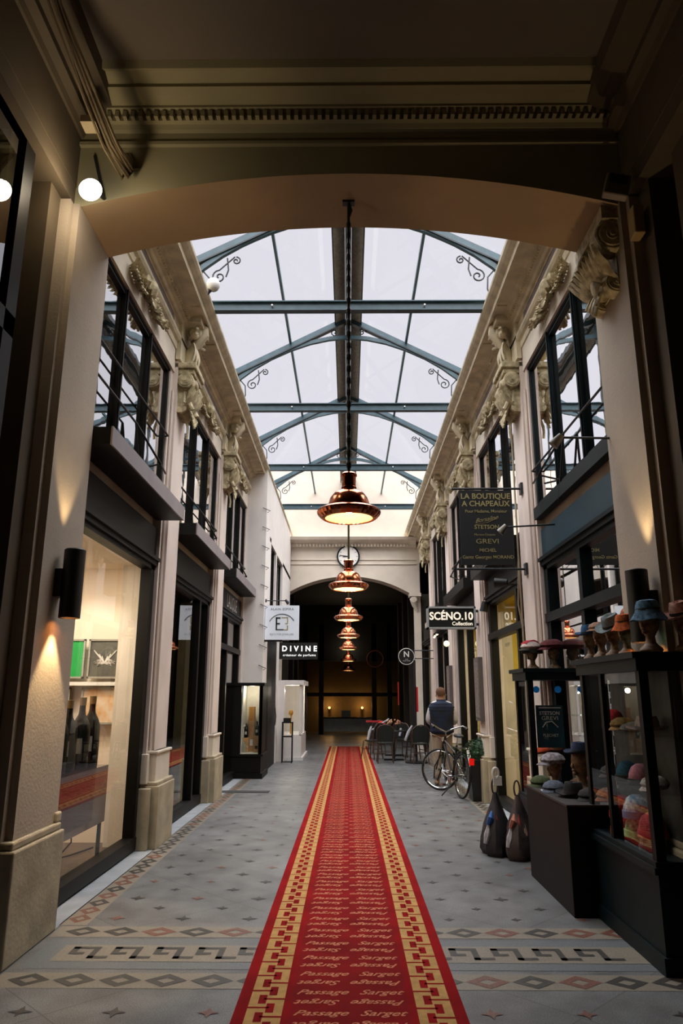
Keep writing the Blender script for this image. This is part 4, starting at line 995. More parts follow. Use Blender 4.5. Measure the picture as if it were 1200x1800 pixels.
# row of heads on the big cabinet (from far to near)
row = [('fedora',1.93,5.85,'#235a86',None,'blue fedora on the mannequin head farthest along the big display cabinet',-.1,.85),
       ('flat_cap',1.93,5.6,'#a8866b','#7d5c48','light brown flat cap between the blue fedora and the grey hat on the big cabinet',0,.9),
       ('fedora',1.95,5.38,'#7e8c8e',None,'grey wide-brimmed hat behind the orange cap on the big cabinet',-.5,.95),
       ('bucket_hat',1.95,5.14,'#d3691d','#a84412','orange soft hat on a mannequin head on top of the big display cabinet',-.1,.86),
       ('bucket_hat',1.97,4.78,'#5d86a6','#2f4a5e','light blue denim bucket hat on top of the big display cabinet',-.05,1.02),
       ('fedora',2.17,4.72,'#c9a38e','#a5604c','pale pink striped straw hat at the right edge of the big display cabinet',-.3,1.0)]
nmz = ['farthest mannequin head on the big cabinet, under the blue fedora','mannequin head under the light brown flat cap on the big cabinet','mannequin head under the grey hat on the big cabinet','mannequin head under the orange soft hat','mannequin head under the denim bucket hat','mannequin head under the pink straw hat at the right edge']
for i,(kd,x,y,c1,c2,lb,tl,sc) in enumerate(row):
    put_head((x,y,CT), .5, nmz[i], .68*sc/.9)
    hat(kd,(x,y,CT+.215*sc/.9), .5, c1, lb, c2, tl, sc*.78)
# big display cabinet
def cabinet(x0,x1,y0,y1,zb,zt,label,shelves,m=TEALD):
    root = thing('display_cabinet', label, 'display cabinet', ((x0+x1)/2,(y0+y1)/2,0), 'display cabinets of the hat shop')
    b = MB(); b.box(x0,x1,y0,y1,0,zb-.05); b.box(x0-.02,x1,y0-.02,y1+.02,0,.1); b.build('base_cabinet', m, root)
    b = MB(); b.box(x0-.03,x1,y0-.03,y1+.03,zb-.07,zb-.03); b.box(x0-.015,x1,y0-.015,y1,zb-.03,zb); b.build('base_moulding', m, root)
    b = MB(); b.box(x0-.05,x1,y0-.05,y1+.05,zt-.04,zt); b.box(x0-.02,x1,y0-.02,y1+.02,zt-.12,zt-.04); b.build('cabinet_top', m, root)
    b = MB()
    for x in (x0,x1-.06):
        for y in (y0,y1-.06): b = MB(); b.box(x,x+.06,y,y+.06,zb,zt-.12); b.build('corner_post', BLACK, root)
    if y1-y0>.9: b = MB(); b.box(x0,x0+.05,(y0+y1)/2+.12,(y0+y1)/2+.17,zb,zt-.12); b.build('side_post', BLACK, root)
    b = MB()
    if y1-y0>.9: b.box(2.085,2.105,4.85,y1-.06,zb,zt-.1); b.box(2.105,x1-.06,4.84,4.855,zb,zt-.1)
    else: b.box(x1-.02,x1,y0,y1,zb,zt-.1)
    b.build('back_panel', mat('mottled_case_back','#4a4c48',.5,col2='#1c1d1b',scale=5), root)
    for z in shelves: b = MB(); b.box(x0+.05,x1-.05,y0+.05,y1-.05,z-.008,z); b.build('glass_shelf', CASEG, root)
    b = MB(); b.quad((x0+.01,y0+.06,zb),(x0+.01,y1-.06,zb),(x0+.01,y1-.06,zt-.12),(x0+.01,y0+.06,zt-.12)); b.quad((x0+.06,y0+.01,zb),(x1-.06,y0+.01,zb),(x1-.06,y0+.01,zt-.12),(x0+.06,y0+.01,zt-.12)); b.build('glass_pane', CASEG, root)
    return root
cabinet(1.87,2.6,4.78,6.0,.62,CT,'big dark petrol display cabinet full of hats at the right edge',(1.0,1.35))
cabinet(1.86,2.5,7.72,8.3,.6,1.875,'narrow dark display cabinet with posters behind the black pedestal box',(1.0,1.4))
# hats inside the big cabinet
IN = [('beanie',1.98,5.62,1.36,'#e01018',None,'bright red knitted hat hanging in the big cabinet'),
 ('flat_cap',1.98,5.42,1.36,'#8a6a2a','#6b4a18','mustard cap beside the red hat in the big cabinet'),
 ('fedora',1.98,5.0,1.36,'#7d6656',None,'brown felt hat on the upper shelf at the near end of the big cabinet'),
 ('beret',1.98,5.2,1.36,'#4e4a44',None,'dark grey beret at the back of the upper shelf in the big cabinet'),
 ('flat_cap',1.98,4.95,1.01,'#b7a99c','#77706a','pale cap on the middle shelf at the near end of the big cabinet'),
 ('flat_cap',1.98,5.72,1.01,'#3a3530',None,'dark cap on the middle shelf in the far corner of the big cabinet'),
 ('beanie',1.98,5.2,1.01,'#c07a85',None,'dusty pink beanie on the middle shelf of the big cabinet'),
 ('beanie',1.98,5.44,1.01,'#16586b','#0d3a48','teal knitted beanie on the middle shelf of the big cabinet'),
 ('flat_cap',1.98,5.85,.83,'#8a5a3a','#5c3822','brown checked cap above the striped stack in the big cabinet')]
for kd,x,y,z,c1,c2,lb in IN: hat(kd,(x,y,z+.02),.6,c1,lb,c2,0,.8)
STK = [('#1f1a16','#c9541a','orange and black striped knit hat low in the big cabinet',5.62,.65),('#7a1410','#d92a18','red knit hat at the bottom of the far stack in the big cabinet',5.62,.76),
 ('#cfd6d8','#2b6f96','white and blue striped knit hat in the middle stack of the big cabinet',5.35,.8),('#1c3a24','#5aa56c','green striped knit hat under the white and blue one in the big cabinet',5.35,.68),
 ('#5c1016','#a02024','dark red knit hat in the near stack of the big cabinet',5.1,.72),('#7a6d6a','#3c3433','grey pink knit hat at the bottom of the near stack in the big cabinet',5.1,.63)]
for c1,c2,lb,y,z in STK: hat('beanie',(1.99,y,z),.4,c1,lb,c2,.0,.9,band=c2)
# hats on narrow cabinet
put_head((2.0,8.0,1.875),.2,'mannequin head under the red striped cap on the narrow cabinet',.7); hat('striped_cap',(2.0,8.0,2.09),.4,'#cbb9b2','white and red striped cap with dark flaps on top of the narrow cabinet',None,0,.95)
put_head((2.22,7.95,1.875),.2,'mannequin head under the maroon cap on the narrow cabinet',.7); hat('flat_cap',(2.22,7.95,2.1),.2,'#5a1418','maroon cap beside the red striped one on the narrow cabinet','#35090c',0,1.1)
hat('beret',(2.0,7.92,1.03),.1,'#e0501a','orange beret inside the narrow display cabinet',None,0,.8)
hat('flat_cap',(2.2,7.95,1.03),.3,'#8a4a22','brown cap next to the orange beret inside the narrow display cabinet',None,0,.8)
hat('beanie',(2.0,7.95,.62),.1,'#b02a24','red beanie at the bottom of the narrow display cabinet',None,0,.7)
for k,(x,y) in enumerate([(1.98,7.85),(2.2,7.82)]):
    b = MB(); b.lathe([(0,-.003),(.035,-.003),(.035,0)],(x,y,1.66),20,'y'); tag(b.build('blue_badge', mat('blue_badge','#2080d0',.5,emit=.15)), f'round blue sticker high in the narrow cabinet, {"left" if k==0 else "right"} one', 'sticker','blue stickers in the narrow cabinet')
root = thing('brand_poster', 'small dark teal poster with hat drawing inside the narrow display cabinet', 'poster', (2.15,7.78,1.3))
b = MB(); b.box(1.94,2.22,7.765,7.77,1.08,1.5); b.build('poster_sheet', mat('teal_poster','#1f4a55',.5,col2='#12282e'), root)
b = MB(); b.text('STETSON',(2.08,7.763,1.42),X_,Z_,.05,bold=.015); b.text('GREVI',(2.08,7.763,1.37),X_,Z_,.055,sx=1.2); b.box(1.97,2.2,7.76,7.763,1.47,1.48); b.text('FLECHET',(2.08,7.763,1.2),X_,Z_,.04); b.tube([(2.0,7.76,1.28),(2.04,7.76,1.33),(2.1,7.76,1.34),(2.16,7.76,1.28)],.005,5); b.build('poster_print', WHT, root)
b = MB(); 
for t,z,sz in (('Borsalino',1.72,.07),('STETSON',1.6,.085),('GREVI',1.49,.095),('FLECHET',1.13,.085)): b.text(t,(2.31,6.82,z),(0,-1,0),Z_,sz,bold=.012,align='LEFT',shear=.4 if t[0]=='B' else 0)
b.tube([(2.31,6.7+.12*cos(a*pi/12),1.26+.14*sin(a*pi/12)) for a in range(0,13)],.006,5); b.ball((2.31,6.7,1.27),(.005,.03,.06))
tag(b.build('glass_lettering', WHT), 'white brand lettering on the dark hat shop glass between the two cabinets', 'lettering')
# black pedestal box with its hats
root = thing('pedestal_box', 'large plain black pedestal box on the floor carrying caps, right', 'pedestal', (1.9,6.5,0))
b = MB(); b.box(1.67,2.2,5.92,7.22,0,.77); b.build('box_body', mat('dark_brown_laminate','#15100d',.6,var=.2,spec=.2), root, bevel=.004)
b = MB(); b.box(1.665,2.205,5.915,7.225,.77,.785); b.build('box_top', mat('slate_top','#2c2927',.5), root)
PZ=.785
put_head((1.86,6.9,PZ),.3,'mannequin head under the plaid flat cap on the pedestal box',.75); hat('flat_cap',(1.86,6.9,PZ+.23),.3,'#9a9aa2','grey plaid flat cap on a head on the pedestal box','#5f4a48',0,.95)
put_head((2.02,6.62,PZ+.0),.3,'tall wooden mannequin head under the navy hat behind the pedestal caps',1.0); hat('fedora',(2.02,6.62,PZ+.33),.3,'#1b2a48','navy blue felt hat on the tall head behind the pedestal caps',None,0,.8)
for kd,x,y,c1,c2,lb,z in [('flat_cap',1.79,7.12,'#3c4a22','#2a3418','olive green cap at the far corner of the pedestal box',0),('flat_cap',1.8,6.72,'#5d6473','#3d4450','blue-grey cap at the front of the pedestal box',0),('fedora',1.87,6.4,'#141414',None,'black hat in the middle of the pedestal box',.0),('flat_cap',1.95,6.2,'#1a1714',None,'black cap at the near corner of the pedestal box',0),('flat_cap',2.08,6.9,'#6a4528','#3f2917','brown cap leaning behind on the pedestal box',0)]:
    hat(kd,(x,y,PZ+.02+z),.7,c1,lb,c2,0,.85)
b = MB(); b.box(1.7,1.78,6.7,6.82,PZ,PZ+.004); tag(b.build('price_card', WHT), 'small white price card lying at the edge of the pedestal box', 'card')
# shopping bags
def bag(x,y,lb,c1,c2,seed):
    root = thing('shopping_bag', lb, 'bag', (x,y,0), 'printed bags standing by the narrow cabinet'); rg=random.Random(seed)
    b = MB(); n=20; V=[]; L=[(0,.0),(.17,.0),(.2,.05),(.19,.16),(.15,.28),(.1,.4),(.05,.52),(.025,.6)]
    for r_,z in L:
        for k in range(n):
            a=2*pi*k/n; j=1+.12*sin(3*a+seed)+.08*sin(7*a+z*9); V.append((x+r_*j*cos(a)*.85,y+r_*j*sin(a)*1.05,z))
    b.add(V,[(i*n+k,i*n+(k+1)%n,(i+1)*n+(k+1)%n,(i+1)*n+k) for i in range(len(L)-1) for k in range(n)]); b.build('bag_body', mat('bag_cloth%d'%seed,c1,.7,col2=c2,scale=8), root, smooth=True)
    b = MB(); b.tube([(x+.03*sin(t*pi/8),y,.66-.08*cos(t*pi/8)) for t in range(1,16)],.009,6); b.build('handle', mat('bag_cloth%d'%seed,c1), root)
    for pc, q0, q1, w_ in ((('#2f5fa8' if seed==1 else '#b5705c'),(-.12,.3),(-.07,.42),.035),('#c9c4c8',(-.16,.12),(-.12,.3),.04),('#a8453c',(-.02,.2),(-.03,.5),.02),('#b89a86',(.05,.1),(.02,.42),.03)):
        b = MB(); b.tube([(x+q0[0]*.9,y-.17+q0[1]*.1,q0[1]),(x+(q0[0]+q1[0])*.42,y-.15,(q0[1]+q1[1])/2),(x+q1[0]*.8,y-.22+q1[1]*.35,q1[1])],[w_*.6,w_,w_*.4],6); b.v=[(vx,y+(vy-y)*.75-.01,vz) for vx,vy,vz in b.v]; b.build('printed_patch', mat('print_'+pc[1:],pc,.8,var=.4,scale=20), root, smooth=True)
bag(1.55,8.15,'dark printed cloth bag on the floor with a ring tag above it','#141215','#2c2226',1)
bag(1.74,7.95,'brownish printed cloth bag standing against the pedestal box','#1c1614','#4a3a36',2)
root = thing('hanging_tag', 'white ring shaped tag hanging above the dark bags', 'tag', (1.55,8.1,.9))
b = MB(); b.tube([(1.55+.03*cos(a*pi/8),8.06,.80+.055*sin(a*pi/8)) for a in range(16)],.014,6,closed=True); b.box(1.52,1.61,8.05,8.07,.68,.77); b.build('tag_card', WHT, root)

# ================================================ PLANTERS, BICYCLE, CAFE, PERSON
GREEN = mat('boxwood_leaves','#27502a',.6,col2='#11260f',scale=20); PLB = mat('black_planter_glaze','#121313',.35)
def planter(x,y,h,r,lb,fol=.26,seed=1):
    root = thing('boxwood_planter', lb, 'potted plant', (x,y,0), 'black planters with green shrubs')
    b = MB(); b.add([(x+a*r*k,y+c*r*k,z) for z,k in ((0,.82),(h,1.0)) for a,c in ((-1,-1),(1,-1),(1,1),(-1,1))],[(3,2,1,0),(4,5,6,7),(0,1,5,4),(1,2,6,5),(2,3,7,6),(3,0,4,7)]); b.build('planter_pot', PLB, root, bevel=.01)
    rg=random.Random(seed); b = MB()
    for i in range(900):
        a,c=rg.uniform(0,2*pi),rg.uniform(-.2,1); rr=fol*(.75+.35*rg.random())*sqrt(max(0,1-c*c)); p=Vector((x+rr*cos(a),y+rr*sin(a),h+.05+fol*c*.9))
        d=Vector((rg.uniform(-1,1),rg.uniform(-1,1),rg.uniform(-.3,1))).normalized()*.035; sd=d.cross(Vector((rg.uniform(-1,1),.3,.5))).normalized()*.014
        b.add([p-d*.5,p+sd,p+d*.5,p-sd],[(0,1,2,3)])
    fo = b.build('foliage', GREEN, root)
    b = MB(); b.ball((x,y,h+.08),(fol*.72,fol*.72,fol*.8)); b.build('inner_foliage', GREEN, fo)
planter(2.13,12.12,.62,.24,'black square planter with round green shrub beside the bicycle',.3,1)
planter(1.98,14.75,.4,.14,'small dark planter with green shrub behind the standing man',.2,2)

# bicycle (local: x forward, z up) 
BK = mat('black_bike_paint','#101010',.3); CH = mat('chrome','#c9c9c9',.18,1); TY_ = mat('tyre_rubber','#161616',.8)
bk = thing('bicycle','black city bicycle on its kickstand with silver handlebar, parked on the right','bicycle',(1.78,12.5,0))
def wheel(nm, M4):
    b = MB(); b.tube([(.33*cos(a*pi/24),0,.33*sin(a*pi/24)) for a in range(48)],.017,8,closed=True); b.xf(M4); t=b.build(nm, TY_, None, smooth=True); t.parent=bk
    b = MB(); b.tube([(.308*cos(a*pi/24),0,.308*sin(a*pi/24)) for a in range(48)],.011,6,closed=True); b.xf(M4); o=b.build('rim', CH, t, smooth=True)
    b = MB()
    for i in range(28): a=i*pi/14; b.tube([(.02*cos(a+.5),.02*(-1)**i,.02*sin(a+.5)),(.305*cos(a),0,.305*sin(a))],.0016,3)
    b.cyl((0,-.04,0),(0,.04,0),.02); b.xf(M4); b.build('spokes', CH, t)
T_=Matrix.Translation; R_=Matrix.Rotation
FW = T_((1.08,0,.345)) @ R_(radians(50),4,'Z'); wheel('front_wheel',FW); wheel('rear_wheel',T_((0,0,.345)))
def bp(nm,pts,r,m,n=8,par=None):
    b=MB(); b.tube(pts,r,n); o=b.build(nm,m,None,smooth=True); o.parent=bk; return o
bp('frame',[(.42,0,.3),(.28,0,.8)],.018,BK); bp('frame_down_tube',[(.42,0,.3),(.9,0,.78)],.02,BK); bp('frame_top_tube',[(.32,0,.66),(.88,0,.84)],.017,BK)
for sy in (-1,1): bp('chain_stay',[(.42,sy*.02,.3),(0,sy*.06,.345)],.01,BK); bp('seat_stay',[(.31,sy*.02,.72),(0,sy*.06,.345)],.009,BK); bp('fork_blade',[(.93,sy*.05,.68),(1.08,sy*.07,.345)],.011,BK)
bp('head_tube',[(.86,0,.92),(.93,0,.68)],.022,BK); bp('seat_post',[(.28,0,.8),(.25,0,.92)],.013,CH)
b=MB(); b.ball((.22,0,.95),(.14,.075,.035)); b.ball((.33,0,.95),(.09,.03,.03)); o=b.build('saddle',BLACKM,None,smooth=True); o.parent=bk
bp('handlebar',[(.62,.3,1.06),(.74,.29,1.1),(.86,.14,1.04),(.86,0,.98),(.88,-.14,1.04),(.78,-.29,1.1),(.66,-.3,1.06)],.012,CH); bp('handlebar_stem',[(.86,0,.9),(.86,0,1.0)],.014,CH)
for sy in (-1,1): bp('grip',[(.6,sy*.3,1.055),(.7,sy*.3,1.085)],.018,BLACKM)
bp('mudguard',[( .37*cos(a),0,.345+.37*sin(a)) for a in [radians(x) for x in range(20,200,12)]],.02,BK,6)
b=MB(); b.box(-.22,.2,-.07,.07,.76,.775); b.tube([(0,.06,.345),(-.1,.06,.76)],.006); b.tube([(0,-.06,.345),(-.1,-.06,.76)],.006); o=b.build('luggage_rack',CH,None); o.parent=bk
b=MB(); b.box(-.4,-.385,-.04,.04,.54,.64); o=b.build('rear_reflector',mat('red_reflector','#e01010',.3,emit=.4),None); o.parent=bk
b=MB(); b.bar((-.37,0,.52),(-.2,0,.78),.05,.012); o=b.build('white_mudguard_patch',WHT,None); o.parent=bk
bp('kickstand',[(.05,.07,.3),(.1,.3,.02)],.01,BLACKM)
b=MB(); b.lathe([(0,-.004),(.09,-.004),(.09,.004),(0,.004)],(.42,.05,.3),24,'y'); b.tube([(.42,.08,.3),(.5,.08,.16)],.01); b.tube([(.42,-.08,.3),(.34,-.08,.44)],.01); b.box(.44,.56,.08,.17,.145,.17); b.box(.28,.4,-.17,-.08,.43,.455); b.cyl((.42,-.09,.3),(.42,.09,.3),.014); o=b.build('crankset',CH,None); o.parent=bk
bk.rotation_euler=(radians(4),0,radians(102)); bk.location=(1.8,12.25,0)
bp('cable_lock',[(.9,.05,.6),(1.02,.12,.4),(.98,.14,.2),(.86,.12,.18),(.82,.06,.4)],.012,BLACKM)

# cafe chairs and tables
RAT = mat('brown_rattan','#4a3426',.6,var=.3); DKW = mat('dark_woven_back','#1b211c',.8,var=.4,scale=60,bump=.5,bscale=200)
def cafe_chair():
    root = thing('bistro_chair','', 'chair')
    b=MB(); b.lathe([(0,.44),(.19,.44),(.205,.455),(.2,.47),(0,.475)],n=24); b.build('seat',DKW,root,smooth=True)
    for sx in (-1,1):
        b=MB(); b.tube([(sx*.16,.16,.45),(sx*.2,.22,0)],.014); b.build('leg',RAT,root)
        b=MB(); b.tube([(sx*.15,-.15,.45),(sx*.19,-.2,0)],.014); b.build('leg',RAT,root)
    b=MB(); P=[(-.19,-.17,.45),(-.215,-.2,.65),(-.2,-.23,.8),(-.12,-.25,.88),(0,-.26,.9),(.12,-.25,.88),(.2,-.23,.8),(.215,-.2,.65),(.19,-.17,.45)]; b.tube(P,.015,8); b.tube([(-.17,-.17,.25),(.17,-.17,.25)],.009); b.tube([(-.18,.18,.25),(.18,.18,.25)],.009); bf = b.build('back_frame',RAT,root,smooth=True)
    b=MB(); V=[]; N=10
    for (x0,y,z) in ((.19,-.17,.5),(.205,-.2,.65),(.19,-.23,.8),(.11,-.25,.88)):
        for i in range(N+1): t=-1+2*i/N; V.append((x0*t,y-.03*(1-t*t),z))
    b.add(V,[(r*(N+1)+i,r*(N+1)+i+1,(r+1)*(N+1)+i+1,(r+1)*(N+1)+i) for r in range(3) for i in range(N)]); b.build('woven_back',DKW,bf,smooth=True)
    return root
cc=cafe_chair(); KID[cc.name]=[(c,kids(c)) for c in kids(cc)]
CH_=[(.9,18.55,0,'brown bistro chair nearest the carpet with its back to the camera'),(1.72,18.3,.1,'bistro chair beside the umbrella pole with its back to the camera'),(.62,19.6,.9,'bistro chair with white cover leaning by the carpet edge'),(1.5,20.2,-.6,'bistro chair behind the café table on the right'),(.8,21.15,2.8,'bistro chair facing the camera behind the tables'),(1.7,19.3,-1.3,'bistro chair turned sideways between the two front chairs')]
for k,(x,y,rz,lb) in enumerate(CH_):
    o=cc if k==0 else dup(cc,(x,y,0)); o.location=(x,y,0); o.rotation_euler.z=rz; o['label']=lb; o['group']='bistro chairs round the café tables'
def cafe_table():
    root=thing('bistro_table','','table'); b=MB(); b.lathe([(0,.7),(.32,.7),(.33,.715),(.32,.73),(0,.73)],n=28); b.build('tabletop',BLACKM,root)
    b=MB(); b.cyl((0,0,.03),(0,0,.7),.025); b.build('stem',BLACKM,root); b=MB(); b.box(-.25,.25,-.03,.03,0,.04); b.box(-.03,.03,-.25,.25,0,.04); b.build('foot',BLACKM,root); return root
ct=cafe_table(); KID[ct.name]=[(c,kids(c)) for c in kids(ct)]
for k,(x,y,lb) in enumerate([(1.15,19.2,'round black café table with small flowers, in front'),(1.25,20.6,'round black café table behind the front one')]):
    o=ct if k==0 else dup(ct,(x,y,0)); o.location=(x,y,0); o['label']=lb; o['group']='round café tables'
b=MB(); rg=random.Random(9)
for (x,y) in ((1.05,19.2),(1.22,19.15)):
    pass
for k,(x,y,cc_) in enumerate([(1.05,19.2,'#c9a184'),(1.24,19.12,'#b57f66')]):
    root=thing('flower_vase', ('small vase of pale flowers on the front café table, '+('left one' if k==0 else 'right one')), 'vase', (x,y,.73),'small flower vases on the café table')
    b=MB(); b.lathe([(0,0),(.03,0),(.035,.06),(.02,.12),(.025,.14)],(x,y,.73),14); b.build('vase',BLACKM,root,smooth=True)
    b=MB()
    for i in range(14): b.ball((x+rg.uniform(-.07,.07),y+rg.uniform(-.05,.05),.73+.15+rg.uniform(0,.12)),.022,7,5)
    b.build('blossoms',mat('pale_flowers'+cc_[1:],cc_,.8),root)
GW=mat('white_chair_cover','#b9bcc4',.8)
for k,(a,bb,lb) in enumerate([((.62,19.6,.72),(1.06,19.5,1.0),'white folded board leaning up beside the left café chairs'),((.5,19.45,.48),(.6,19.5,.82),'pale blanket over the chair nearest the carpet'),((1.42,18.9,.5),(1.6,18.85,.86),'white blanket draped over the chair by the pole'),((1.36,20.0,.55),(1.45,20.0,.86),'pale blanket on the chair behind the front café table')]):
    b=MB(); b.tube([a,[(a[i]+bb[i])/2+(.03 if i==2 and k else 0) for i in range(3)],bb],[.03,.04,.02] if k else .022,8); tag(b.build('folded_blanket',GW,smooth=True),lb,'blanket')
b=MB(); b.ball((.88,19.9,.85),(.1,.1,.08)); tag(b.build('red_cushion',mat('red_cushion','#d8301f',.7),smooth=True),'bright red cushion among the left café chairs','cushion')
b=MB(); b.box(.5,.9,20.9,21.3,.86,.9); tag(b.build('red_tabletop',mat('dark_red_top','#a01820',.6)),'dark red tray behind the café chairs','tray')
root=thing('umbrella_pole','black upright pole with foot between the café chairs','pole',(1.62,18.3,0))
b=MB(); b.cyl((1.66,18.5,.02),(1.66,18.5,2.45),.028); b.build('pole',BLACKM,root); b=MB(); b.lathe([(0,0),(.28,0),(.28,.03),(0,.04)],(1.66,18.5,0),24); b.build('foot',BLACKM,root)
b=MB(); b.box(1.69,1.73,18.45,18.55,1.2,1.8); tag(b.build('red_banner_strip',mat('red_panel','#c21c1c',.5)),'narrow red panel hanging on the black pole','panel')
b=MB(); b.box(1.55,1.58,23.2,23.3,1.3,2.0); tag(b.build('red_notice',mat('red_panel','#c21c1c',.5)),'narrow red notice inside the dark passage','notice')
# menu boards on right pilasters
for k in (2,3): 
    root=thing('menu_board', f'tall grey framed notice board on the {"third" if k==2 else "fourth"} right pilaster','notice board',(2.12,PC[k]+.0,1.5),'notice boards on the right pilasters')
    b=MB(); b.box(2.09,2.16,PC[k]-.22,PC[k]+.22,1.2,2.2); b.build('frame',mat('grey_board_frame','#5d5552',.5),root); b=MB(); b.box(2.085,2.09,PC[k]-.18,PC[k]+.18,1.25,2.15); b.build('sheet',mat('mottled_notice','#8b7d76',.6,col2='#4e4642',scale=25),root)
# yellow shop table lamp
root=thing('table_lamp','glowing orange shaded table lamp inside the yellow shop behind the bicycle','lamp',(2.75,13.2,0))
b=MB(); b.lathe([(.15,0),(.18,.25),(.17,.25),(.14,0)],(2.75,13.3,1.35),24); b.build('lamp_shade',mat('orange_lamp_shade','#ffae4a',.7,emit=1.2,var=0),root,smooth=True); b=MB(); b.cyl((2.75,13.3,.9),(2.75,13.3,1.4),.03); b.box(2.5,3,13.05,13.55,.03,.9); b.build('lamp_base',WHT,root)
light('AREA','yellow_light',(3.3,10.2,2.95),60,(1,.9,.6),1.2,(3.3,10.2,0)); light('AREA','yellow_light',(3.3,13.8,2.95),45,(1,.92,.62),1.2,(3.3,13.8,0)); light('AREA','pale_light',(3.2,17.2,2.9),9,(1,.94,.8),1,(3.2,17.2,0)); light('AREA','pale_light',(3.2,20.4,2.9),6,(1,.94,.8),1,(3.2,20.4,0))
light('POINT','hat_shop_light',(3.1,6.4,2.6),1.5,(1,.8,.55),.1)
# small bright shop spots under the far right ledge
for k,(x,y,z) in enumerate([(2.02,16.6,2.95),(2.02,17.0,2.95),(2.05,17.4,2.95)]):
    root=thing('ceiling_spot',f'small glowing spot under the far right ledge, {ORD[k]} of three','spotlight',(x,y,z),'glowing spots under the far right ledge'); b=MB(); b.cyl((x,y,z),(x,y,z+.05),.035); b.build('spot_body',BLACKM,root); b=MB(); b.ball((x,y,z),.028); b.build('bulb',BULB,root)
b=MB(); b.ball((2.0,14.9,2.62),(.06,.06,.06),16,10); tag(b.build('globe_lamp',mat('green_white_glow','#f0f2c0',emit=1.5,var=0),smooth=True),'small round glowing lamp left of the lit shop sign','lamp')
# end counter
light('POINT','counter_fill_light',(0,30.2,3.6),22,(1,.8,.55),.1)  # added fill lamp with no fixture, brightens the dark counter front
b=MB(); b.tube([(2.15,8.98,0.9),(2.15,8.98,3.3),(2.15,8.96,5.2)],.012,6); b.tube([(2.15,8.98,3.3),(2.12,9.02,2.7),(2.15,9.0,2.45)],.01,6); tag(b.build('wall_cable',mat('cream_cable','#a89a82',.7)),'thin cream cable running up the second right pilaster past the hat shop banner','cable')
root=thing('shop_counter','pale grey counter with orange lit wall behind, at the far dark end','counter',(0,32.4,0))
b=MB(); b.box(-1.05,1.0,32.2,32.6,.08,.62); b.build('counter_front',mat('pale_grey_counter','#c8d3d6',.6),root); b=MB(); b.box(-1.1,1.05,32.15,32.65,.62,.67); b.build('counter_top',BLACK,root)
b=MB(); b.box(-.3,.1,32.3,32.5,.67,.95); tag(b.build('till_screen',mat('grey_screen','#6b6f70',.5)),'grey screen on the far counter','screen')
OG=mat('amber_wall_glow','#ffb45a',emit=6,var=0)
for k,(x,z) in enumerate([(-.85,1.05),(.62,1.05)]):
    root=thing('wall_lamp_far',f'tiny warm lamp glowing behind the far counter, {"left" if k==0 else "right"} one','lamp',(x,33.4,z),'tiny warm lamps behind the far counter'); b=MB(); b.ball((x,33.4,z),.05); b.build('bulb',OG,root); b=MB(); b.cyl((x,33.4,z-.2),(x,33.4,z-.05),.03); b.build('lamp_stem',BLACKM,root)
    light('POINT','far_lamp',(x,33.2,z+.1),9,(1,.55,.18),.05)
b=MB(); b.tube([(1.15+.35*cos(a*pi/14),31.36,3.1+.35*sin(a*pi/14)) for a in range(28)],.03,6,closed=True); tag(b.build('round_dark_sign',mat('dim_red_ring','#5a1e14',.6)),'dim reddish ring sign high in the dark passage','sign')
# ---- person (skin-modifier body)
def skin_obj(name, verts, edges, radii, m, parent, root_i=0, sub=2):
    me=bpy.data.meshes.new(name); me.from_pydata(verts,edges,[]); me.materials.append(m); o=bpy.data.objects.new(name,me); COL.objects.link(o)
    md=o.modifiers.new('skin','SKIN'); md.use_smooth_shade=True
    sv=me.skin_vertices[0].data
    for i,r in enumerate(radii): sv[i].radius=(r if isinstance(r,tuple) else (r,r)); sv[i].use_root=(i==root_i)
    s=o.modifiers.new('sub','SUBSURF'); s.levels=sub; s.render_levels=sub
    dg=bpy.context.evaluated_depsgraph_get(); m2=bpy.data.meshes.new_from_object(o.evaluated_get(dg)); 
    o2=bpy.data.objects.new(name,m2); bpy.data.objects.remove(o); COL.objects.link(o2); o2.name=name; o2.parent=parent
    if not m2.materials: m2.materials.append(m)
    m2.polygons.foreach_set('use_smooth',[True]*len(m2.polygons)); return o2
pr=thing('person','man seen from behind in navy quilted vest and beige trousers, looking down beside the bicycle','person',(0,0,0))
SKIN=mat('warm_skin','#b98a6c',.6,var=.1); TR=mat('beige_chinos','#a3917c',.85,var=.15,scale=10,bump=.3,bscale=40); VST=mat('navy_quilted_vest','#0f2140',.85,col2='#080e1a',scale=5); SHR=mat('pale_shirt','#c9c7c6',.85,var=.08); SHO=mat('tan_shoe','#8a6f4c',.6); HAIR=mat('reddish_grey_hair','#63432f',.9,var=.3,scale=60)
V=[(0,0,.93),(0,-.01,1.08),(0,-.01,1.25),(0,0,1.38),(0,.02,1.46),(0,.05,1.53),(0,.07,1.61),(0,.06,1.68),
   (-.09,0,.88),(-.1,.0,.5),(-.11,-.02,.09),(-.12,.12,.04),(.09,0,.88),(.11,.02,.5),(.12,.0,.09),(.15,.13,.04),
   (-.18,0,1.4),(-.25,.02,1.13),(-.14,.22,1.06),(-.1,.26,1.05),(.18,0,1.4),(.26,.02,1.13),(.14,.22,1.05),(.09,.26,1.04)]
E_=[(0,1),(1,2),(2,3),(3,4),(4,5),(5,6),(6,7),(0,8),(8,9),(9,10),(10,11),(0,12),(12,13),(13,14),(14,15),(3,16),(16,17),(17,18),(18,19),(3,20),(20,21),(21,22),(22,23)]
Rr=[(.15,.11),(.14,.1),(.16,.11),(.14,.09),.055,.06,(.078,.09),(.06,.07),.09,.06,.042,.03,.09,.06,.042,.03,.055,.045,.034,.03,.055,.045,.034,.03]
body=skin_obj('body',V,E_,Rr,SKIN,pr)
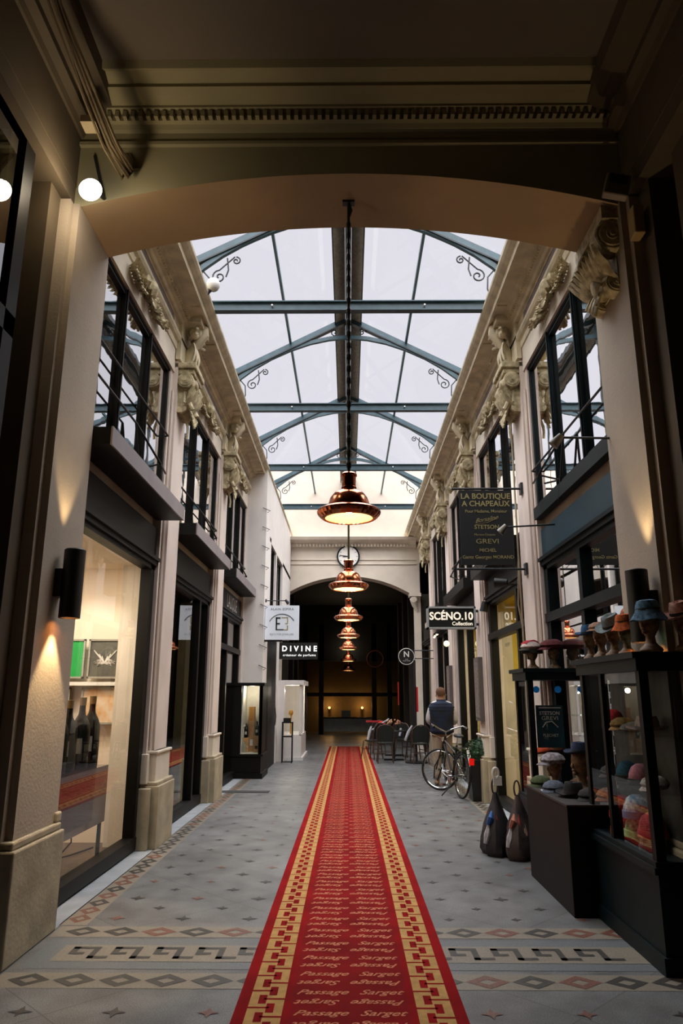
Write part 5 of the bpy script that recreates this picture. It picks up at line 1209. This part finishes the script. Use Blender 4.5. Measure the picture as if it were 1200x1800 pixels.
def off(idx,grow):
    return [V[i] for i in idx],[ (tuple(x+grow for x in Rr[i]) if isinstance(Rr[i],tuple) else Rr[i]+grow) for i in idx]
skin_obj('trousers',[(0,0,.97),(-.085,0,.86),(-.1,0,.5),(-.11,-.02,.1),(.085,0,.86),(.11,.02,.5),(.12,0,.1)],[(0,1),(1,2),(2,3),(0,4),(4,5),(5,6)],[(.165,.13),.115,.085,.07,.115,.085,.07],TR,pr)
skin_obj('shirt',[(0,0,1.38),(-.18,0,1.4),(-.25,.02,1.13),(-.15,.2,1.07),(.18,0,1.4),(.26,.02,1.13),(.15,.2,1.06)],[(0,1),(1,2),(2,3),(0,4),(4,5),(5,6)],[.13,.07,.062,.048,.07,.062,.048],SHR,pr)
vm=MB(); n=32; L=[(.17,.13,.9),(.215,.16,.93),(.215,.16,1.0),(.21,.155,1.1),(.22,.155,1.2),(.235,.155,1.3),(.24,.15,1.38),(.2,.13,1.45),(.09,.08,1.5),(.075,.07,1.53)]
LL=[]
for i in range(len(L)-1):
    for t in (0,.25,.5,.75):
        a,c=L[i],L[i+1]; z=a[2]+(c[2]-a[2])*t; q=.008*abs(sin(z*pi/.062)); LL.append((a[0]+(c[0]-a[0])*t+q,a[1]+(c[1]-a[1])*t+q,z))
for rx,ry,z in LL:
    for k in range(n):
        a=2*pi*k/n; vm.v.append((rx*cos(a),ry*sin(a),z))
N_=len(LL); vm.f=[(i*n+k,i*n+(k+1)%n,(i+1)*n+(k+1)%n,(i+1)*n+k) for i in range(N_-1) for k in range(n)]+[tuple(range(n))[::-1]]; vm.m=[0]*len(vm.f)
o=vm.build('quilted_vest',VST,None,smooth=True); o.parent=pr
b=MB(); b.ball((0,.045,1.655),(.094,.102,.094),18,12); b.v=[(x,y-(.01 if z<1.62 else 0),max(z,1.6)) for x,y,z in b.v]; o=b.build('hair',HAIR,None,smooth=True); o.parent=pr
b=MB()
for s in (-1,1):
    b.ball((s*.088,.08,1.6),(.012,.022,.03))
b.ball((0,.17,1.585),(.014,.02,.02)); b.ball((0,.155,1.555),(.025,.012,.01)); o=b.build('face_features',SKIN,None,smooth=True); o.parent=pr
def hand(s):
    b=MB(); c=Vector((s*.085,.27,1.045)); b.ball(tuple(c),(.03,.045,.018),12,8)
    for i in range(4):
        L_=(.07,.078,.074,.06)[i]; x0=c.x-s*.03+s*.02*i; b.tube([(x0,c.y+.03,c.z),(x0-s*.004,c.y+.03+L_*.55,c.z-.004),(x0-s*.008,c.y+.03+L_*.85,c.z-.025)],[.009,.0085,.007],6)
    b.tube([(c.x-s*.025,c.y-.01,c.z),(c.x-s*.05,c.y+.02,c.z+.01),(c.x-s*.055,c.y+.05,c.z+.008)],[.011,.01,.008],6)
    o=b.build('hand',SKIN,None,smooth=True); o.parent=pr
hand(-1); hand(1)
for s,(x,y) in ((-1,(-.12,.05)),(1,(.14,.06))):
    b=MB(); b.ball((x,y,.05),(.048,.145,.05),14,8); b.v=[(px,py,max(pz,.012)-(.02*max(0,(py-y)/.14) if pz>.05 else 0)) for px,py,pz in b.v]; o=b.build('shoe',SHO,None,smooth=True); o.parent=pr
pr.location=(1.74,14.0,0); pr.rotation_euler.z=radians(-4); pr.scale=(1.0,1.0,1.0)
for o in bpy.data.objects:
    if o.type=='EMPTY' and 'label' in o and o['label']=='': del o['label']
